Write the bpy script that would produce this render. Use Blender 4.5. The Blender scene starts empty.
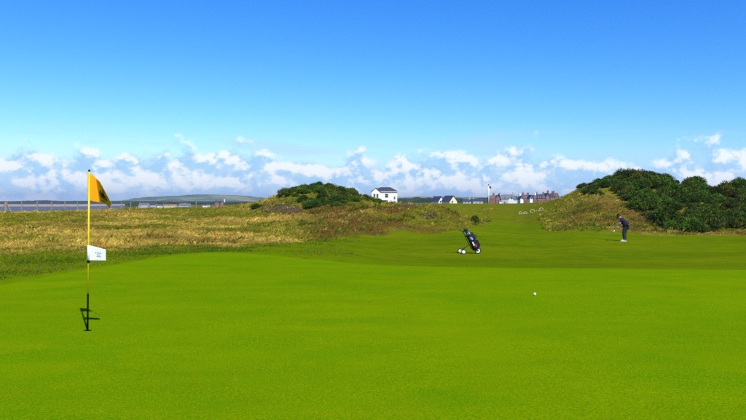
import bpy, bmesh, math, random
import numpy as np
from mathutils import Vector, Matrix, Euler

random.seed(7)
RNG = np.random.default_rng(11)
S = bpy.context.scene
COL = S.collection
R = math.radians

# ------------------------------------------------------------------ camera
EYE = 1.70          # eye height above the putting green
F = 725.0           # focal length in photo pixels (746 wide)
HZ = 201.5          # eye-level row in the photo
cam_data = bpy.data.cameras.new("camera")
cam_data.sensor_width = 36.0
cam_data.lens = 36.0 * F / 746.0
cam_data.clip_start = 0.1
cam_data.clip_end = 40000
cam = bpy.data.objects.new("camera", cam_data)
COL.objects.link(cam)
cam.location = (0, 0, EYE)
cam.rotation_euler = (R(90) - math.atan((210 - HZ) / F), 0, 0)
S.camera = cam

# ------------------------------------------------------------------ sun and sky
SUN_EL, SUN_ROT = R(44.5), R(155.0)
SUN_VEC = Vector((math.sin(SUN_ROT) * math.cos(SUN_EL), math.cos(SUN_ROT) * math.cos(SUN_EL), math.sin(SUN_EL)))
sd = bpy.data.lights.new("sun", 'SUN')
sd.energy = 5.0
sd.angle = R(0.53)
sd.color = (1.0, 0.95, 0.87)
sun = bpy.data.objects.new("sun", sd)
COL.objects.link(sun)
sun.rotation_euler = SUN_VEC.to_track_quat('Z', 'Y').to_euler()
sun.location = SUN_VEC * 60

S.view_settings.view_transform = 'Standard'
S.view_settings.look = 'None'
S.view_settings.exposure = 0.0
S.view_settings.gamma = 1.0
S.view_settings.use_curve_mapping = False
S.cycles.use_denoising = False      # keep the fine grain of turf and foliage

W = bpy.data.worlds.new("World")
S.world = W
W.use_nodes = True


class NT:
    """small helper to write node trees"""
    def __init__(self, tree):
        self.t = tree
        tree.nodes.clear()

    def n(self, kind, **kw):
        nd = self.t.nodes.new(kind)
        ins = kw.pop('ins', None)
        for k, v in kw.items():
            setattr(nd, k, v)
        if ins:
            for k, v in ins.items():
                self.put(nd.inputs[k], v)
        return nd

    def put(self, sock, v):
        if hasattr(v, 'links') or isinstance(v, bpy.types.NodeSocket):
            self.t.links.new(v, sock)
        else:
            sock.default_value = v

    def m(self, op, a, b=0.0, c=0.0, clamp=False):
        nd = self.n('ShaderNodeMath', operation=op, use_clamp=clamp)
        self.put(nd.inputs[0], a)
        self.put(nd.inputs[1], b)
        self.put(nd.inputs[2], c)
        return nd.outputs[0]

    def sstep(self, v, a, b, o0=0.0, o1=1.0):
        nd = self.n('ShaderNodeMapRange', interpolation_type='SMOOTHSTEP')
        for i, x in enumerate((v, a, b, o0, o1)):
            self.put(nd.inputs[i], x)
        return nd.outputs[0]

    def mix(self, f, a, b, mode='MIX'):
        nd = self.n('ShaderNodeMix', data_type='RGBA', blend_type=mode)
        self.put(nd.inputs[0], f)
        self.put(nd.inputs[6], a if not isinstance(a, tuple) else (*a, 1.0)[:4])
        self.put(nd.inputs[7], b if not isinstance(b, tuple) else (*b, 1.0)[:4])
        return nd.outputs[2]

    def noise(self, vec, scale, detail=4.0, rough=0.5, dist=0.0):
        nd = self.n('ShaderNodeTexNoise')
        self.put(nd.inputs['Vector'], vec)
        self.put(nd.inputs['Scale'], scale)
        self.put(nd.inputs['Detail'], detail)
        self.put(nd.inputs['Roughness'], rough)
        self.put(nd.inputs['Distortion'], dist)
        return nd.outputs['Fac']


def build_world():
    w = NT(W.node_tree)
    out = w.n('ShaderNodeOutputWorld')
    bg = w.n('ShaderNodeBackground')
    w.put(out.inputs['Surface'], bg.outputs[0])
    sky = w.n('ShaderNodeTexSky')
    sky.sky_type = 'NISHITA'
    sky.sun_disc = False
    sky.sun_elevation = SUN_EL
    sky.sun_rotation = SUN_ROT
    sky.altitude = 10
    sky.air_density = 1.0
    sky.dust_density = 0.35
    sky.ozone_density = 1.6
    # the photograph's vivid rendering of the blue: a contrast curve per channel
    STR = 0.13
    sc_ = w.n('ShaderNodeSeparateColor')
    w.put(sc_.inputs[0], sky.outputs[0])
    cc_ = w.n('ShaderNodeCombineColor')
    for ch, (g, a_) in enumerate(((2.35, 0.93), (1.5, 0.99), (0.5, 1.16))):
        v = w.m('POWER', w.m('MULTIPLY', sc_.outputs[ch], STR), g)
        w.put(cc_.inputs[ch], w.m('MULTIPLY', v, a_ / STR))
    col = cc_.outputs[0]
    # direction -> (unit azimuth vector, tangent of elevation)
    tc = w.n('ShaderNodeTexCoord')
    sp = w.n('ShaderNodeSeparateXYZ')
    w.put(sp.inputs[0], tc.outputs['Generated'])
    x, y, z = sp.outputs
    rho = w.m('SQRT', w.m('ADD', w.m('MULTIPLY', x, x), w.m('MULTIPLY', y, y)))
    rho = w.m('MAXIMUM', rho, 0.02)
    ax, ay, el = w.m('DIVIDE', x, rho), w.m('DIVIDE', y, rho), w.m('DIVIDE', z, rho)

    def dirvec(dz, kz, ox=0.0):
        c = w.n('ShaderNodeCombineXYZ')
        w.put(c.inputs[0], w.m('ADD', ax, ox))
        w.put(c.inputs[1], ay)
        w.put(c.inputs[2], w.m('MULTIPLY', w.m('ADD', el, dz), kz))
        return c.outputs[0]

    # big cloud masses, puffs, and the same puffs read a little higher (for their lit tops)
    KZ = 1.35
    big = w.noise(dirvec(0.0, 1.2, 3.1), 7.5, 3.0, 0.5)
    p0 = w.noise(dirvec(0.0, KZ), 24.0, 9.0, 0.60)
    p1 = w.noise(dirvec(0.009, KZ, 0.005), 24.0, 9.0, 0.60)
    # cover thins out with elevation
    env = w.m('SUBTRACT', w.sstep(el, 0.030, 0.088, 0.17, -0.26), w.sstep(el, 0.088, 0.16, 0.0, 0.5))
    bb = w.m('MULTIPLY', w.m('SUBTRACT', big, 0.5), 0.85)
    d0 = w.m('ADD', w.m('ADD', p0, env), bb)
    d1 = w.m('ADD', w.m('ADD', p1, env), bb)
    cov = w.sstep(d0, 0.38, 0.54)
    cov = w.m('MULTIPLY', cov, w.sstep(el, -0.02, 0.0))
    lit = w.sstep(w.m('SUBTRACT', d0, d1), -0.065, 0.075)
    lit = w.m('MULTIPLY', lit, w.sstep(el, 0.0, 0.04, 0.55, 1.0))
    thick = w.sstep(d0, 0.5, 0.8)
    shade = w.mix(thick, (3.0, 5.4, 8.0), (4.2, 6.2, 8.1))
    ccol = w.mix(lit, shade, (8.0, 8.3, 8.4))
    # thin pale veil behind the puffs near the horizon, and a few streaks above them
    vn = w.noise(dirvec(0.0, 4.0, 7.7), 5.0, 5.0, 0.55)
    veil = w.m('MULTIPLY', w.sstep(el, 0.078, 0.02), w.sstep(vn, 0.28, 0.62, 0.35, 0.9))
    col = w.mix(veil, col, (3.1, 5.6, 8.0))
    stn = w.noise(dirvec(0.0, 9.0, 1.7), 4.0, 6.0, 0.6, 0.4)
    band = w.m('MULTIPLY', w.sstep(el, 0.050, 0.070), w.sstep(el, 0.105, 0.080))
    streak = w.m('MULTIPLY', w.m('MULTIPLY', band, w.sstep(stn, 0.48, 0.66)), 0.6)
    col = w.mix(streak, col, (4.2, 5.8, 7.4))
    col = w.mix(w.m('MULTIPLY', cov, 0.9), col, ccol)
    w.put(bg.inputs['Color'], col)
    bg.inputs['Strength'].default_value = STR


build_world()


# ------------------------------------------------------------------ helpers
def tag(o, label=None, cat=None, group=None, kind=None):
    if label:
        o["label"] = label
    if cat:
        o["category"] = cat
    if group:
        o["group"] = group
    if kind:
        o["kind"] = kind
    return o


def empty(name, loc=(0, 0, 0), rz=0.0):
    o = bpy.data.objects.new(name, None)
    o.empty_display_size = 0.2
    COL.objects.link(o)
    o.location = loc
    o.rotation_euler = (0, 0, rz)
    return o


def link(name, me, mat=None, parent=None, loc=(0, 0, 0), smooth=False):
    if mat is not None:
        me.materials.append(mat)
    if smooth:
        me.polygons.foreach_set('use_smooth', [True] * len(me.polygons))
    o = bpy.data.objects.new(name, me)
    COL.objects.link(o)
    o.location = loc
    if parent is not None:
        o.parent = parent
    return o


class MB:
    """collects shapes into one mesh"""
    def __init__(self):
        self.v, self.f = [], []

    def add(self, vs, fs):
        b = len(self.v)
        self.v += [tuple(p) for p in vs]
        self.f += [tuple(i + b for i in f) for f in fs]
        return self

    def box(self, x0, x1, y0, y1, z0, z1):
        return self.add([(x0, y0, z0), (x1, y0, z0), (x1, y1, z0), (x0, y1, z0), (x0, y0, z1), (x1, y0, z1), (x1, y1, z1), (x0, y1, z1)],
                        [(0, 3, 2, 1), (4, 5, 6, 7), (0, 1, 5, 4), (1, 2, 6, 5), (2, 3, 7, 6), (3, 0, 4, 7)])

    def tube(self, pts, rad, n=8, cap=True):
        pts = [Vector(p) for p in pts]
        if not hasattr(rad, '__len__'):
            rad = [rad] * len(pts)
        vs, fs = [], []
        t0 = (pts[1] - pts[0]).normalized()
        up = Vector((0, 0, 1)) if abs(t0.z) < 0.9 else Vector((1, 0, 0))
        a = t0.cross(up).normalized()
        for i, p in enumerate(pts):
            t = (pts[min(i + 1, len(pts) - 1)] - pts[max(i - 1, 0)]).normalized()
            a = (a - t * a.dot(t)).normalized()
            b = t.cross(a)
            for k in range(n):
                g = 2 * math.pi * k / n
                vs.append(p + (a * math.cos(g) + b * math.sin(g)) * rad[i])
        for i in range(len(pts) - 1):
            for k in range(n):
                fs.append((i * n + k, i * n + (k + 1) % n, (i + 1) * n + (k + 1) % n, (i + 1) * n + k))
        if cap:
            fs.append(tuple(range(n - 1, -1, -1)))
            fs.append(tuple(range((len(pts) - 1) * n, len(pts) * n)))
        return self.add(vs, fs)

    def lathe(self, prof, axis='Z', n=20, origin=(0, 0, 0)):
        """prof: list of (radius, height)"""
        vs, fs = [], []
        o = Vector(origin)
        for r, h in prof:
            for k in range(n):
                g = 2 * math.pi * k / n
                c, s = r * math.cos(g), r * math.sin(g)
                p = {'Z': (c, s, h), 'Y': (s, h, c), 'X': (h, c, s)}[axis]
                vs.append(o + Vector(p))
        for i in range(len(prof) - 1):
            for k in range(n):
                fs.append((i * n + k, i * n + (k + 1) % n, (i + 1) * n + (k + 1) % n, (i + 1) * n + k))
        return self.add(vs, fs)

    def build(self, name, mat, parent=None, loc=(0, 0, 0), smooth=False, bevel=0.0):
        me = bpy.data.meshes.new(name)
        me.from_pydata(self.v, [], self.f)
        bm = bmesh.new()
        bm.from_mesh(me)
        bmesh.ops.recalc_face_normals(bm, faces=bm.faces)
        if bevel:
            bmesh.ops.bevel(bm, geom=bm.edges[:], offset=bevel, segments=2, affect='EDGES')
        bm.to_mesh(me)
        bm.free()
        me.update()
        return link(name, me, mat, parent, loc, smooth)


def mat(name, color, rough=0.7, spec=0.3, var=0.0, scale=3.0, bump=0.0, metal=0.0, bscale=None):
    m = bpy.data.materials.new(name)
    m.use_nodes = True
    t = NT(m.node_tree)
    out = t.n('ShaderNodeOutputMaterial')
    b = t.n('ShaderNodeBsdfPrincipled')
    t.put(out.inputs[0], b.outputs[0])
    b.inputs['Roughness'].default_value = rough
    b.inputs['Specular IOR Level'].default_value = spec
    b.inputs['Metallic'].default_value = metal
    c = (*color, 1.0)
    if var or bump:
        tc = t.n('ShaderNodeTexCoord')
        nz = t.noise(tc.outputs['Object'], scale, 5.0, 0.6)
        if var:
            dark = tuple(x * (1 - var) for x in color)
            lite = tuple(min(1.0, x * (1 + var)) for x in color)
            c = t.mix(t.sstep(nz, 0.3, 0.7), dark, lite)
        if bump:
            bp = t.n('ShaderNodeBump')
            bp.inputs['Strength'].default_value = bump
            bp.inputs['Distance'].default_value = 0.02
            t.put(bp.inputs['Height'], t.noise(tc.outputs['Object'], bscale or scale * 6, 4.0))
            t.put(b.inputs['Normal'], bp.outputs[0])
    t.put(b.inputs['Base Color'], c)
    return m


# vectorised value noise ------------------------------------------------
def _hash(ix, iy, seed):
    h = (ix.astype(np.int64) * 374761393 + iy.astype(np.int64) * 668265263 + seed * 974711) & 0x7fffffff
    h = ((h ^ (h >> 13)) * 1274126177) & 0x7fffffff
    return ((h ^ (h >> 16)) & 0xffffff) / float(0xffffff)


def vnoise(x, y, seed=0):
    x = np.asarray(x, float)
    y = np.asarray(y, float)
    ix, iy = np.floor(x), np.floor(y)
    fx, fy = x - ix, y - iy
    fx = fx * fx * (3 - 2 * fx)
    fy = fy * fy * (3 - 2 * fy)
    a, b = _hash(ix, iy, seed), _hash(ix + 1, iy, seed)
    c, d = _hash(ix, iy + 1, seed), _hash(ix + 1, iy + 1, seed)
    return (a * (1 - fx) + b * fx) * (1 - fy) + (c * (1 - fx) + d * fx) * fy


def fbm(x, y, seed=0, oct=4):
    s, a, t = 0.0, 0.5, 0.0
    for k in range(oct):
        s = s + a * vnoise(x * 2 ** k + 17.3 * k, y * 2 ** k - 9.1 * k, seed + k)
        t += a
        a *= 0.5
    return s / t


def smooth(v, a, b):
    t = np.clip((v - a) / (b - a), 0, 1)
    return t * t * (3 - 2 * t)


# ------------------------------------------------------------------ lie of the land
# for bearings across the view (given as photo columns), a list of (distance, photo row)
# that the ground takes there; 'z' entries give the height itself
def pz(Y, py):
    return EYE - (py - HZ) * Y / F


LAND = {
    -600: [('z', 12, 0.0), ('z', 20, -.1), ('z', 28, -.2), ('z', 50, .2), ('z', 75, .5), ('z', 90, .45), ('z', 110, -3), ('z', 150, -6.8), ('z', 400, -9)],
    0: [('z', 12, 0.0), ('z', 20, -.1), (28, 250.5), (36, 240), (50, 226), (75, 214.5), ('z', 84, .5), ('z', 94, .5), ('z', 120, -3.2), ('z', 150, -6.8), ('z', 400, -9)],
    50: [('z', 12, 0.0), ('z', 20, -.1), (28, 250), (36, 240), (50, 226), (75, 213.5), ('z', 86, .5), ('z', 102, .5), ('z', 125, -3.2), ('z', 155, -6.8), ('z', 400, -9)],
    100: [('z', 12, 0.0), ('z', 20, -.06), (28, 250), (37, 239), (50, 225), (66, 217.5), (80, 211), ('z', 112, .45), ('z', 140, -3.2), ('z', 170, -6.8), ('z', 400, -9)],
    140: [('z', 12, 0.0), ('z', 20, -.04), (28, 249.5), (38, 237), (50, 225.5), (66, 217.5), (82, 209), ('z', 125, .45), ('z', 150, -2.6), ('z', 190, -4.3), ('z', 400, -4)],
    200: [('z', 12, 0.0), ('z', 24, -.02), (30, 248.5), (38, 238), (52, 225), (68, 216.5), (86, 208.6), ('z', 150, .3), ('z', 180, -2), ('z', 400, -3.2)],
    230: [('z', 12, 0.0), ('z', 24, -.02), (31, 247.5), (40, 236.5), (55, 223), (70, 214), (86, 206.6), ('z', 110, .8), ('z', 150, .4), ('z', 190, -1.5), ('z', 400, -2.8)],
    255: [('z', 12, 0.0), ('z', 22, -.02), (33, 246), (45, 232), (60, 221), (75, 209), (85, 203.5), ('z', 100, 1.3), ('z', 130, .6), ('z', 200, -1), ('z', 400, -2)],
    275: [('z', 12, 0.0), ('z', 22, -.03), (34, 245), (46, 231), (59, 220.5), (72, 206), (82, 196.5), ('z', 90, 2.0), ('z', 115, .8), ('z', 200, -.5), ('z', 400, -1)],
    295: [('z', 12, 0.0), ('z', 21, -.04), (37, 243), (48, 230), (58, 220), (70, 203), (80, 189), ('z', 88, 2.8), ('z', 110, 1.0), ('z', 400, 0)],
    320: [('z', 12, 0.0), ('z', 21, -.04), (41, 241), (50, 226), (58, 217), (68, 203), (80, 185.5), ('z', 88, 3.0), ('z', 112, 1.0), ('z', 400, 0)],
    345: [('z', 12, 0.0), ('z', 20, -.04), (45, 239), (53, 220), (59, 213), (70, 200), (80, 190.5), ('z', 88, 2.5), ('z', 112, 1.0), ('z', 400, 0)],
    375: [('z', 12, 0.0), ('z', 20, -.04), ('z', 30, -.62), (48, 237.5), (55, 215), (60, 208), (66, 206), (75, 202.5), (81, 202), ('z', 88, 2.0), ('z', 115, .8), ('z', 400, 0)],
    392: [('z', 12, 0.0), ('z', 20, -.04), ('z', 30, -.68), (49, 236.5), (55, 215), (61, 206.5), (68, 205), (75, 204), ('z', 85, 1.1), ('z', 115, .9), ('z', 140, 1.2), ('z', 400, 0)],
    430: [('z', 12, 0.0), ('z', 19.5, -.04), ('z', 29, -.7), (52, 235), (57, 215), (62, 204.5), ('z', 68, 1.2), ('z', 80, .6), ('z', 100, .8), (140, 203.2), ('z', 180, .9), ('z', 400, 0)],
    450: [('z', 12, 0.0), ('z', 19.5, -.04), ('z', 29, -.72), (52, 233.5), (58, 218), (62, 212), ('z', 68, .35), ('z', 80, .1), ('z', 100, .6), (140, 203), ('z', 180, .9), ('z', 400, 0)],
    475: [('z', 12, 0.0), ('z', 19.3, -.04), ('z', 29, -.74), (52, 232.5), (60, 225.5), (65, 222), ('z', 72, -.3), ('z', 84, -.1), (105, 211), (140, 203), ('z', 180, .9), ('z', 400, 0)],
    520: [('z', 12, 0.0), ('z', 19, -.04), ('z', 28, -.74), ('z', 45, -.75), (60, 232), (75, 224.5), (100, 213), (140, 203), ('z', 180, .9), ('z', 400, 0)],
    555: [('z', 12, 0.0), ('z', 18.8, -.04), ('z', 28, -.74), ('z', 45, -.75), (55, 232.5), (65, 224), (80, 213), (100, 203), (115, 199.5), ('z', 130, 1.8), ('z', 400, 0)],
    580: [('z', 12, 0.0), ('z', 18.6, -.04), ('z', 28, -.72), ('z', 43, -.65), (50, 234), (60, 221), (72, 206), (90, 190), (100, 188), ('z', 115, 3), ('z', 160, 1), ('z', 400, 0)],
    600: [('z', 12, 0.0), ('z', 18.5, -.04), ('z', 28, -.70), ('z', 43, -.62), (50, 235), (60, 219), (75, 195), (88, 184), (95, 182), ('z', 110, 4), ('z', 160, 1), ('z', 400, 0)],
    630: [('z', 12, 0.0), ('z', 18.3, -.04), ('z', 28, -.68), (43, 241), (50, 236.5), (58, 225), (70, 205), (85, 181), (92, 178.5), ('z', 105, 4.3), ('z', 160, 1), ('z', 400, 0)],
    665: [('z', 12, 0.0), ('z', 18.2, -.04), ('z', 28, -.68), (43, 240.5), (50, 236), (57, 231), (65, 217), (78, 193), (88, 184), (95, 181.5), ('z', 110, 3.9), ('z', 160, 1), ('z', 400, 0)],
    692: [('z', 12, 0.0), ('z', 18.1, -.04), ('z', 28, -.68), (43, 240.5), (50, 236), (57, 231), (66, 216), (80, 194), (90, 188), ('z', 110, 3.2), ('z', 160, 1), ('z', 400, 0)],
    746: [('z', 12, 0.0), ('z', 18, -.04), ('z', 28, -.66), (43, 240.5), (51, 235.5), (58, 230), (67, 214), (81, 192), (90, 187.5), ('z', 110, 3.2), ('z', 160, 1), ('z', 400, 0)],
    1400: [('z', 12, 0.0), ('z', 18, -.04), ('z', 28, -.6), ('z', 43, -.6), ('z', 52, -.5), ('z', 60, .2), ('z', 75, 2.0), ('z', 90, 3.0), ('z', 110, 3.0), ('z', 160, 1), ('z', 400, 0)],
}
_cols = sorted(LAND)
_lg = np.linspace(math.log(10), math.log(3000), 520)
_px = np.arange(-700, 1501, 4.0)
_tab = np.zeros((len(_cols), len(_lg)))
for i, c in enumerate(_cols):
    ys, zs = [], []
    for e in LAND[c]:
        if e[0] == 'z':
            ys.append(e[1]); zs.append(e[2])
        else:
            ys.append(e[0]); zs.append(pz(e[0], e[1]))
    _tab[i] = np.interp(_lg, np.log(ys), zs)
_grid = np.stack([np.interp(_px, _cols, _tab[:, j]) for j in range(len(_lg))], axis=1)


def _blur(a, axis, sig):
    k = np.arange(-int(3 * sig) - 1, int(3 * sig) + 2)
    g = np.exp(-k ** 2 / (2 * sig * sig))
    g /= g.sum()
    pad = [(0, 0), (0, 0)]
    pad[axis] = (len(k) // 2, len(k) // 2)
    ap = np.pad(a, pad, mode='edge')
    return np.apply_along_axis(lambda v: np.convolve(v, g, 'valid'), axis, ap)


_grid = _blur(_blur(_grid, 0, 2.0), 1, 3.6)


def bearing(x, y):
    """photo column of a ground bearing and the distance along the view"""
    x = np.asarray(x, float)
    y = np.asarray(y, float)
    th = np.arctan2(x, y)
    thc = np.clip(th, -R(52), R(52))
    return 373 + F * np.tan(thc), np.hypot(x, y) * np.cos(thc)


ROUGH_EDGE = [(-700, 26.5), (0, 27.5), (150, 28.5), (230, 31), (260, 33.5), (300, 37), (345, 45), (400, 50), (445, 52), (464, 53.5), (482, 58), (490, 68), (494, 110), (498, 230),
              (522, 230), (530, 120), (535, 84), (540, 68), (549, 55), (580, 50.5), (640, 49.5), (700, 50.5), (1500, 50)]
_rx = np.array([p[0] for p in ROUGH_EDGE], float)
_ry = np.array([p[1] for p in ROUGH_EDGE], float)


def rough_mask(x, y):
    """0 on mown grass, 1 in the rough"""
    px, Y = bearing(x, y)
    e = np.interp(px, _rx, _ry)
    wob = (fbm(np.asarray(x) * .35, np.asarray(y) * .35, 5) - .5) * (4.0 + 5 * (1 - smooth(px, 240, 300)) + 22 * smooth(px, 480, 492) * (1 - smooth(px, 555, 580)) * .7)
    m = smooth(Y + wob, e - .5, e + .9)
    # the mown rise behind the brown mound, and its ragged join with the right-hand dune
    beyond = smooth(Y, 72, 82) * smooth(px, 384, 402) * (1 - smooth(px + (fbm(np.asarray(x) * .2, np.asarray(y) * .2, 15) - .5) * 40, 535, 585))
    return m * (1 - .88 * beyond)


GORSE_POLY = [(578, 184), (588, 194), (600, 198), (618, 199), (632, 203), (640, 213), (658, 223), (671, 231), (690, 232.5), (715, 231.5), (746, 229), (1000, 226)]


def height(x, y, micro=True):
    x = np.asarray(x, float)
    y = np.asarray(y, float)
    px, Y = bearing(x, y)
    Yc = np.clip(Y, 10.01, 2990)
    fi = np.clip((px + 700) / 4.0, 0, len(_px) - 1.001)
    fj = np.clip((np.log(Yc) - _lg[0]) / (_lg[1] - _lg[0]), 0, len(_lg) - 1.001)
    i, j = fi.astype(int), fj.astype(int)
    a, b = fi - i, fj - j
    z = (_grid[i, j] * (1 - a) + _grid[i + 1, j] * a) * (1 - b) + (_grid[i, j + 1] * (1 - a) + _grid[i + 1, j + 1] * a) * b
    # gentle swells on the mown ground
    z = z + (fbm(x * .09, y * .09, 21, 3) - .5) * .10 * smooth(Y, 20, 34)
    # slight tilt and roll of the putting surface
    z = z + (fbm(x * .13 + 3, y * .2, 23, 2) - .5) * .13 * (1 - smooth(Y, 20, 27)) * smooth(Y, 3, 7)
    if micro:
        rm = rough_mask(x, y) * smooth(Y, 22, 30) * (1 - .45 * (1 - smooth(px, 225, 260)) * smooth(Y, 60, 75))
        far = 1 - smooth(Y, 130, 260)
        z = z + rm * far * ((fbm(x * .22, y * .22, 31, 3) - .5) * .55 + (fbm(x * .7, y * .7, 41, 3) - .5) * .42)
    return z


def H1(x, y):
    return float(height(np.array([x]), np.array([y]))[0])


def at(px, Y, py=None):
    """ground point at distance Y on the bearing of photo column px (or at photo row py)"""
    x = (px - 373) / F * Y
    return Vector((x, Y, H1(x, Y) if py is None else pz(Y, py)))


# ------------------------------------------------------------------ ground materials
def grass_material(name, kind):
    m = bpy.data.materials.new(name)
    m.use_nodes = True
    t = NT(m.node_tree)
    out = t.n('ShaderNodeOutputMaterial')
    b = t.n('ShaderNodeBsdfPrincipled')
    t.put(out.inputs[0], b.outputs[0])
    b.inputs['Roughness'].default_value = 0.9
    b.inputs['Specular IOR Level'].default_value = 0.0
    geo = t.n('ShaderNodeNewGeometry')
    P = geo.outputs['Position']
    big = t.noise(P, 0.16, 4.0, 0.55)
    mid = t.noise(P, 1.3, 5.0, 0.6)
    fine = t.noise(P, 26.0, 4.0, 0.7)
    tiny = t.noise(P, 95.0, 3.0, 0.7)
    if kind == 'green':
        c = t.mix(t.sstep(big, 0.3, 0.7), (0.118, 0.236, 0.0004), (0.178, 0.270, 0.0005))
        c = t.mix(t.sstep(mid, 0.35, 0.75, 0, .55), c, (0.100, 0.192, 0.001))
        sm_ = t.n('ShaderNodeMapping')
        sm_.inputs['Scale'].default_value = (0.35, 1.6, 1.0)
        t.put(sm_.inputs['Vector'], P)
        bands = t.noise(sm_.outputs[0], 1.0, 4.0, 0.55)
        c = t.mix(t.sstep(bands, 0.52, 0.70, 0, .45), c, (0.200, 0.280, 0.0012))
        c = t.mix(t.sstep(bands, 0.46, 0.30, 0, .45), c, (0.092, 0.180, 0.001))
        worn = t.noise(P, 3.4, 2.0, 0.5)
        c = t.mix(t.sstep(worn, 0.66, 0.74, 0, .35), c, (0.27, 0.27, 0.006))
        pat = t.noise(P, 0.45, 3.0, 0.6)
        c = t.mix(t.sstep(pat, 0.48, 0.66, 0, .7), c, (0.078, 0.215, 0.0006))
        sp1 = t.noise(P, 60.0, 3.0, 0.7)
        hue = t.noise(P, 38.0, 3.0, 0.7)
        c = t.mix(t.sstep(hue, 0.50, 0.68, 0, .8), c, (0.075, 0.265, 0.0008))
        c = t.mix(t.sstep(hue, 0.48, 0.32, 0, .8), c, (0.255, 0.262, 0.0010))
        c = t.mix(t.sstep(sp1, 0.48, 0.30, 0, .8), c, (0.060, 0.125, 0.0004))
        c = t.mix(t.sstep(sp1, 0.50, 0.72, 0, .75), c, (0.30, 0.40, 0.003))
        c = t.mix(t.sstep(tiny, 0.5, 0.75, 0, .5), c, (0.28, 0.34, 0.001))
        c = t.mix(t.sstep(tiny, 0.47, 0.25, 0, .6), c, (0.05, 0.12, 0.0004))
        hgt, dist = sp1, 0.010
    else:
        at_ = t.n('ShaderNodeAttribute')
        at_.attribute_name = 'cover'
        streak = t.n('ShaderNodeMapping')
        streak.inputs['Scale'].default_value = (0.10, 0.34, 1.0)
        t.put(streak.inputs['Vector'], P)
        stn = t.noise(streak.outputs[0], 1.0, 5.0, 0.6)
        fg = t.n('ShaderNodeAttribute')
        fg.attribute_name = 'fringe'
        c = t.mix(t.sstep(mid, 0.3, 0.7), (0.092, 0.155, 0.0010), (0.145, 0.208, 0.0014))
        c = t.mix(t.sstep(big, 0.35, 0.7, 0, .65), c, (0.160, 0.195, 0.002))
        c = t.mix(t.sstep(stn, 0.45, 0.68, 0, .5), c, (0.075, 0.132, 0.0010))
        c = t.mix(t.sstep(stn, 0.45, 0.30, 0, .5), c, (0.185, 0.215, 0.003))
        c = t.mix(t.m('MULTIPLY', fg.outputs['Fac'], t.sstep(mid, .2, .7, .6, 1.0)), c, (0.132, 0.212, 0.0012))
        # cover.r rough, cover.g straw, cover.b heath brown
        sp = t.n('ShaderNodeSeparateColor')
        t.put(sp.inputs[0], at_.outputs['Color'])
        rough, straw, heath = sp.outputs
        sa = t.n('ShaderNodeAttribute')
        sa.attribute_name = 'semi'
        semi = sa.outputs['Fac']
        rc = t.mix(t.sstep(mid, 0.3, 0.7), (0.095, 0.105, 0.005), (0.18, 0.165, 0.008))
        rc = t.mix(straw, rc, (0.34, 0.22, 0.04))
        rc = t.mix(heath, rc, (0.13, 0.075, 0.014))
        # the rise beyond is cut longer and drier than the fairway
        c = t.mix(semi, c, t.mix(t.sstep(mid, .3, .7), (0.10, 0.125, 0.003), (0.20, 0.185, 0.008)))
        c = t.mix(rough, c, rc)
        c = t.mix(t.sstep(fine, 0.45, 0.75, 0, .5), c, (0.030, 0.055, 0.002))
        c = t.mix(t.sstep(tiny, 0.5, 0.8, 0, .35), c, (0.20, 0.23, 0.008))
        hgt, dist = fine, 0.03
    t.put(b.inputs['Base Color'], c)
    bp = t.n('ShaderNodeBump')
    bp.inputs['Strength'].default_value = 0.4
    bp.inputs['Distance'].default_value = dist
    t.put(bp.inputs['Height'], hgt)
    t.put(b.inputs['Normal'], bp.outputs[0])
    return m


M_GREEN = grass_material('mown_green_turf', 'green')
M_LAND = grass_material('links_turf', 'land')

# ------------------------------------------------------------------ putting green outline
HOLE = Vector(((87 - 373) / F * 9.52, 9.52, 0.0))
GREEN_EDGE = [(-8.0, 14.8), (-7.6, 17.5), (-7.2, 20.5), (-6.6, 23.4), (-5.4, 25.0), (-3.6, 24.6), (-1.8, 22.4), (0.3, 20.7), (3.0, 19.6), (6.0, 19.0), (9.6, 18.4),
              (14, 17.2), (17.5, 12), (17, 4), (12, -4), (3, -8), (-6, -7), (-12, -1), (-13.0, 6), (-10.6, 11.6)]


def closed_spline(pts, n):
    P = np.array(pts, float)
    k = len(P)
    out = []
    for s in np.linspace(0, k, n, endpoint=False):
        i = int(s); t = s - i
        p0, p1, p2, p3 = P[(i - 1) % k], P[i % k], P[(i + 1) % k], P[(i + 2) % k]
        out.append(.5 * ((2 * p1) + (-p0 + p2) * t + (2 * p0 - 5 * p1 + 4 * p2 - p3) * t * t + (-p0 + 3 * p1 - 3 * p2 + p3) * t ** 3))
    return np.array(out)


GREEN_XY = closed_spline(GREEN_EDGE, 640)
# order the outline by angle round the hole
_ang = np.arctan2(GREEN_XY[:, 1] - HOLE.y, GREEN_XY[:, 0] - HOLE.x)
_o = np.argsort(_ang)
_ga, _gr = _ang[_o], np.hypot(GREEN_XY[:, 0] - HOLE.x, GREEN_XY[:, 1] - HOLE.y)[_o]


def green_radius(a):
    return np.interp(a, _ga, _gr, period=2 * math.pi)


def in_green(x, y, shrink=0.0):
    a = np.arctan2(y - HOLE.y, x - HOLE.x)
    return smooth(np.hypot(x - HOLE.x, y - HOLE.y), green_radius(a) + .02, green_radius(a) - .35 - shrink)


def surface(x, y):
    """height of the walked-on surface"""
    return H1(x, y)


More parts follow.
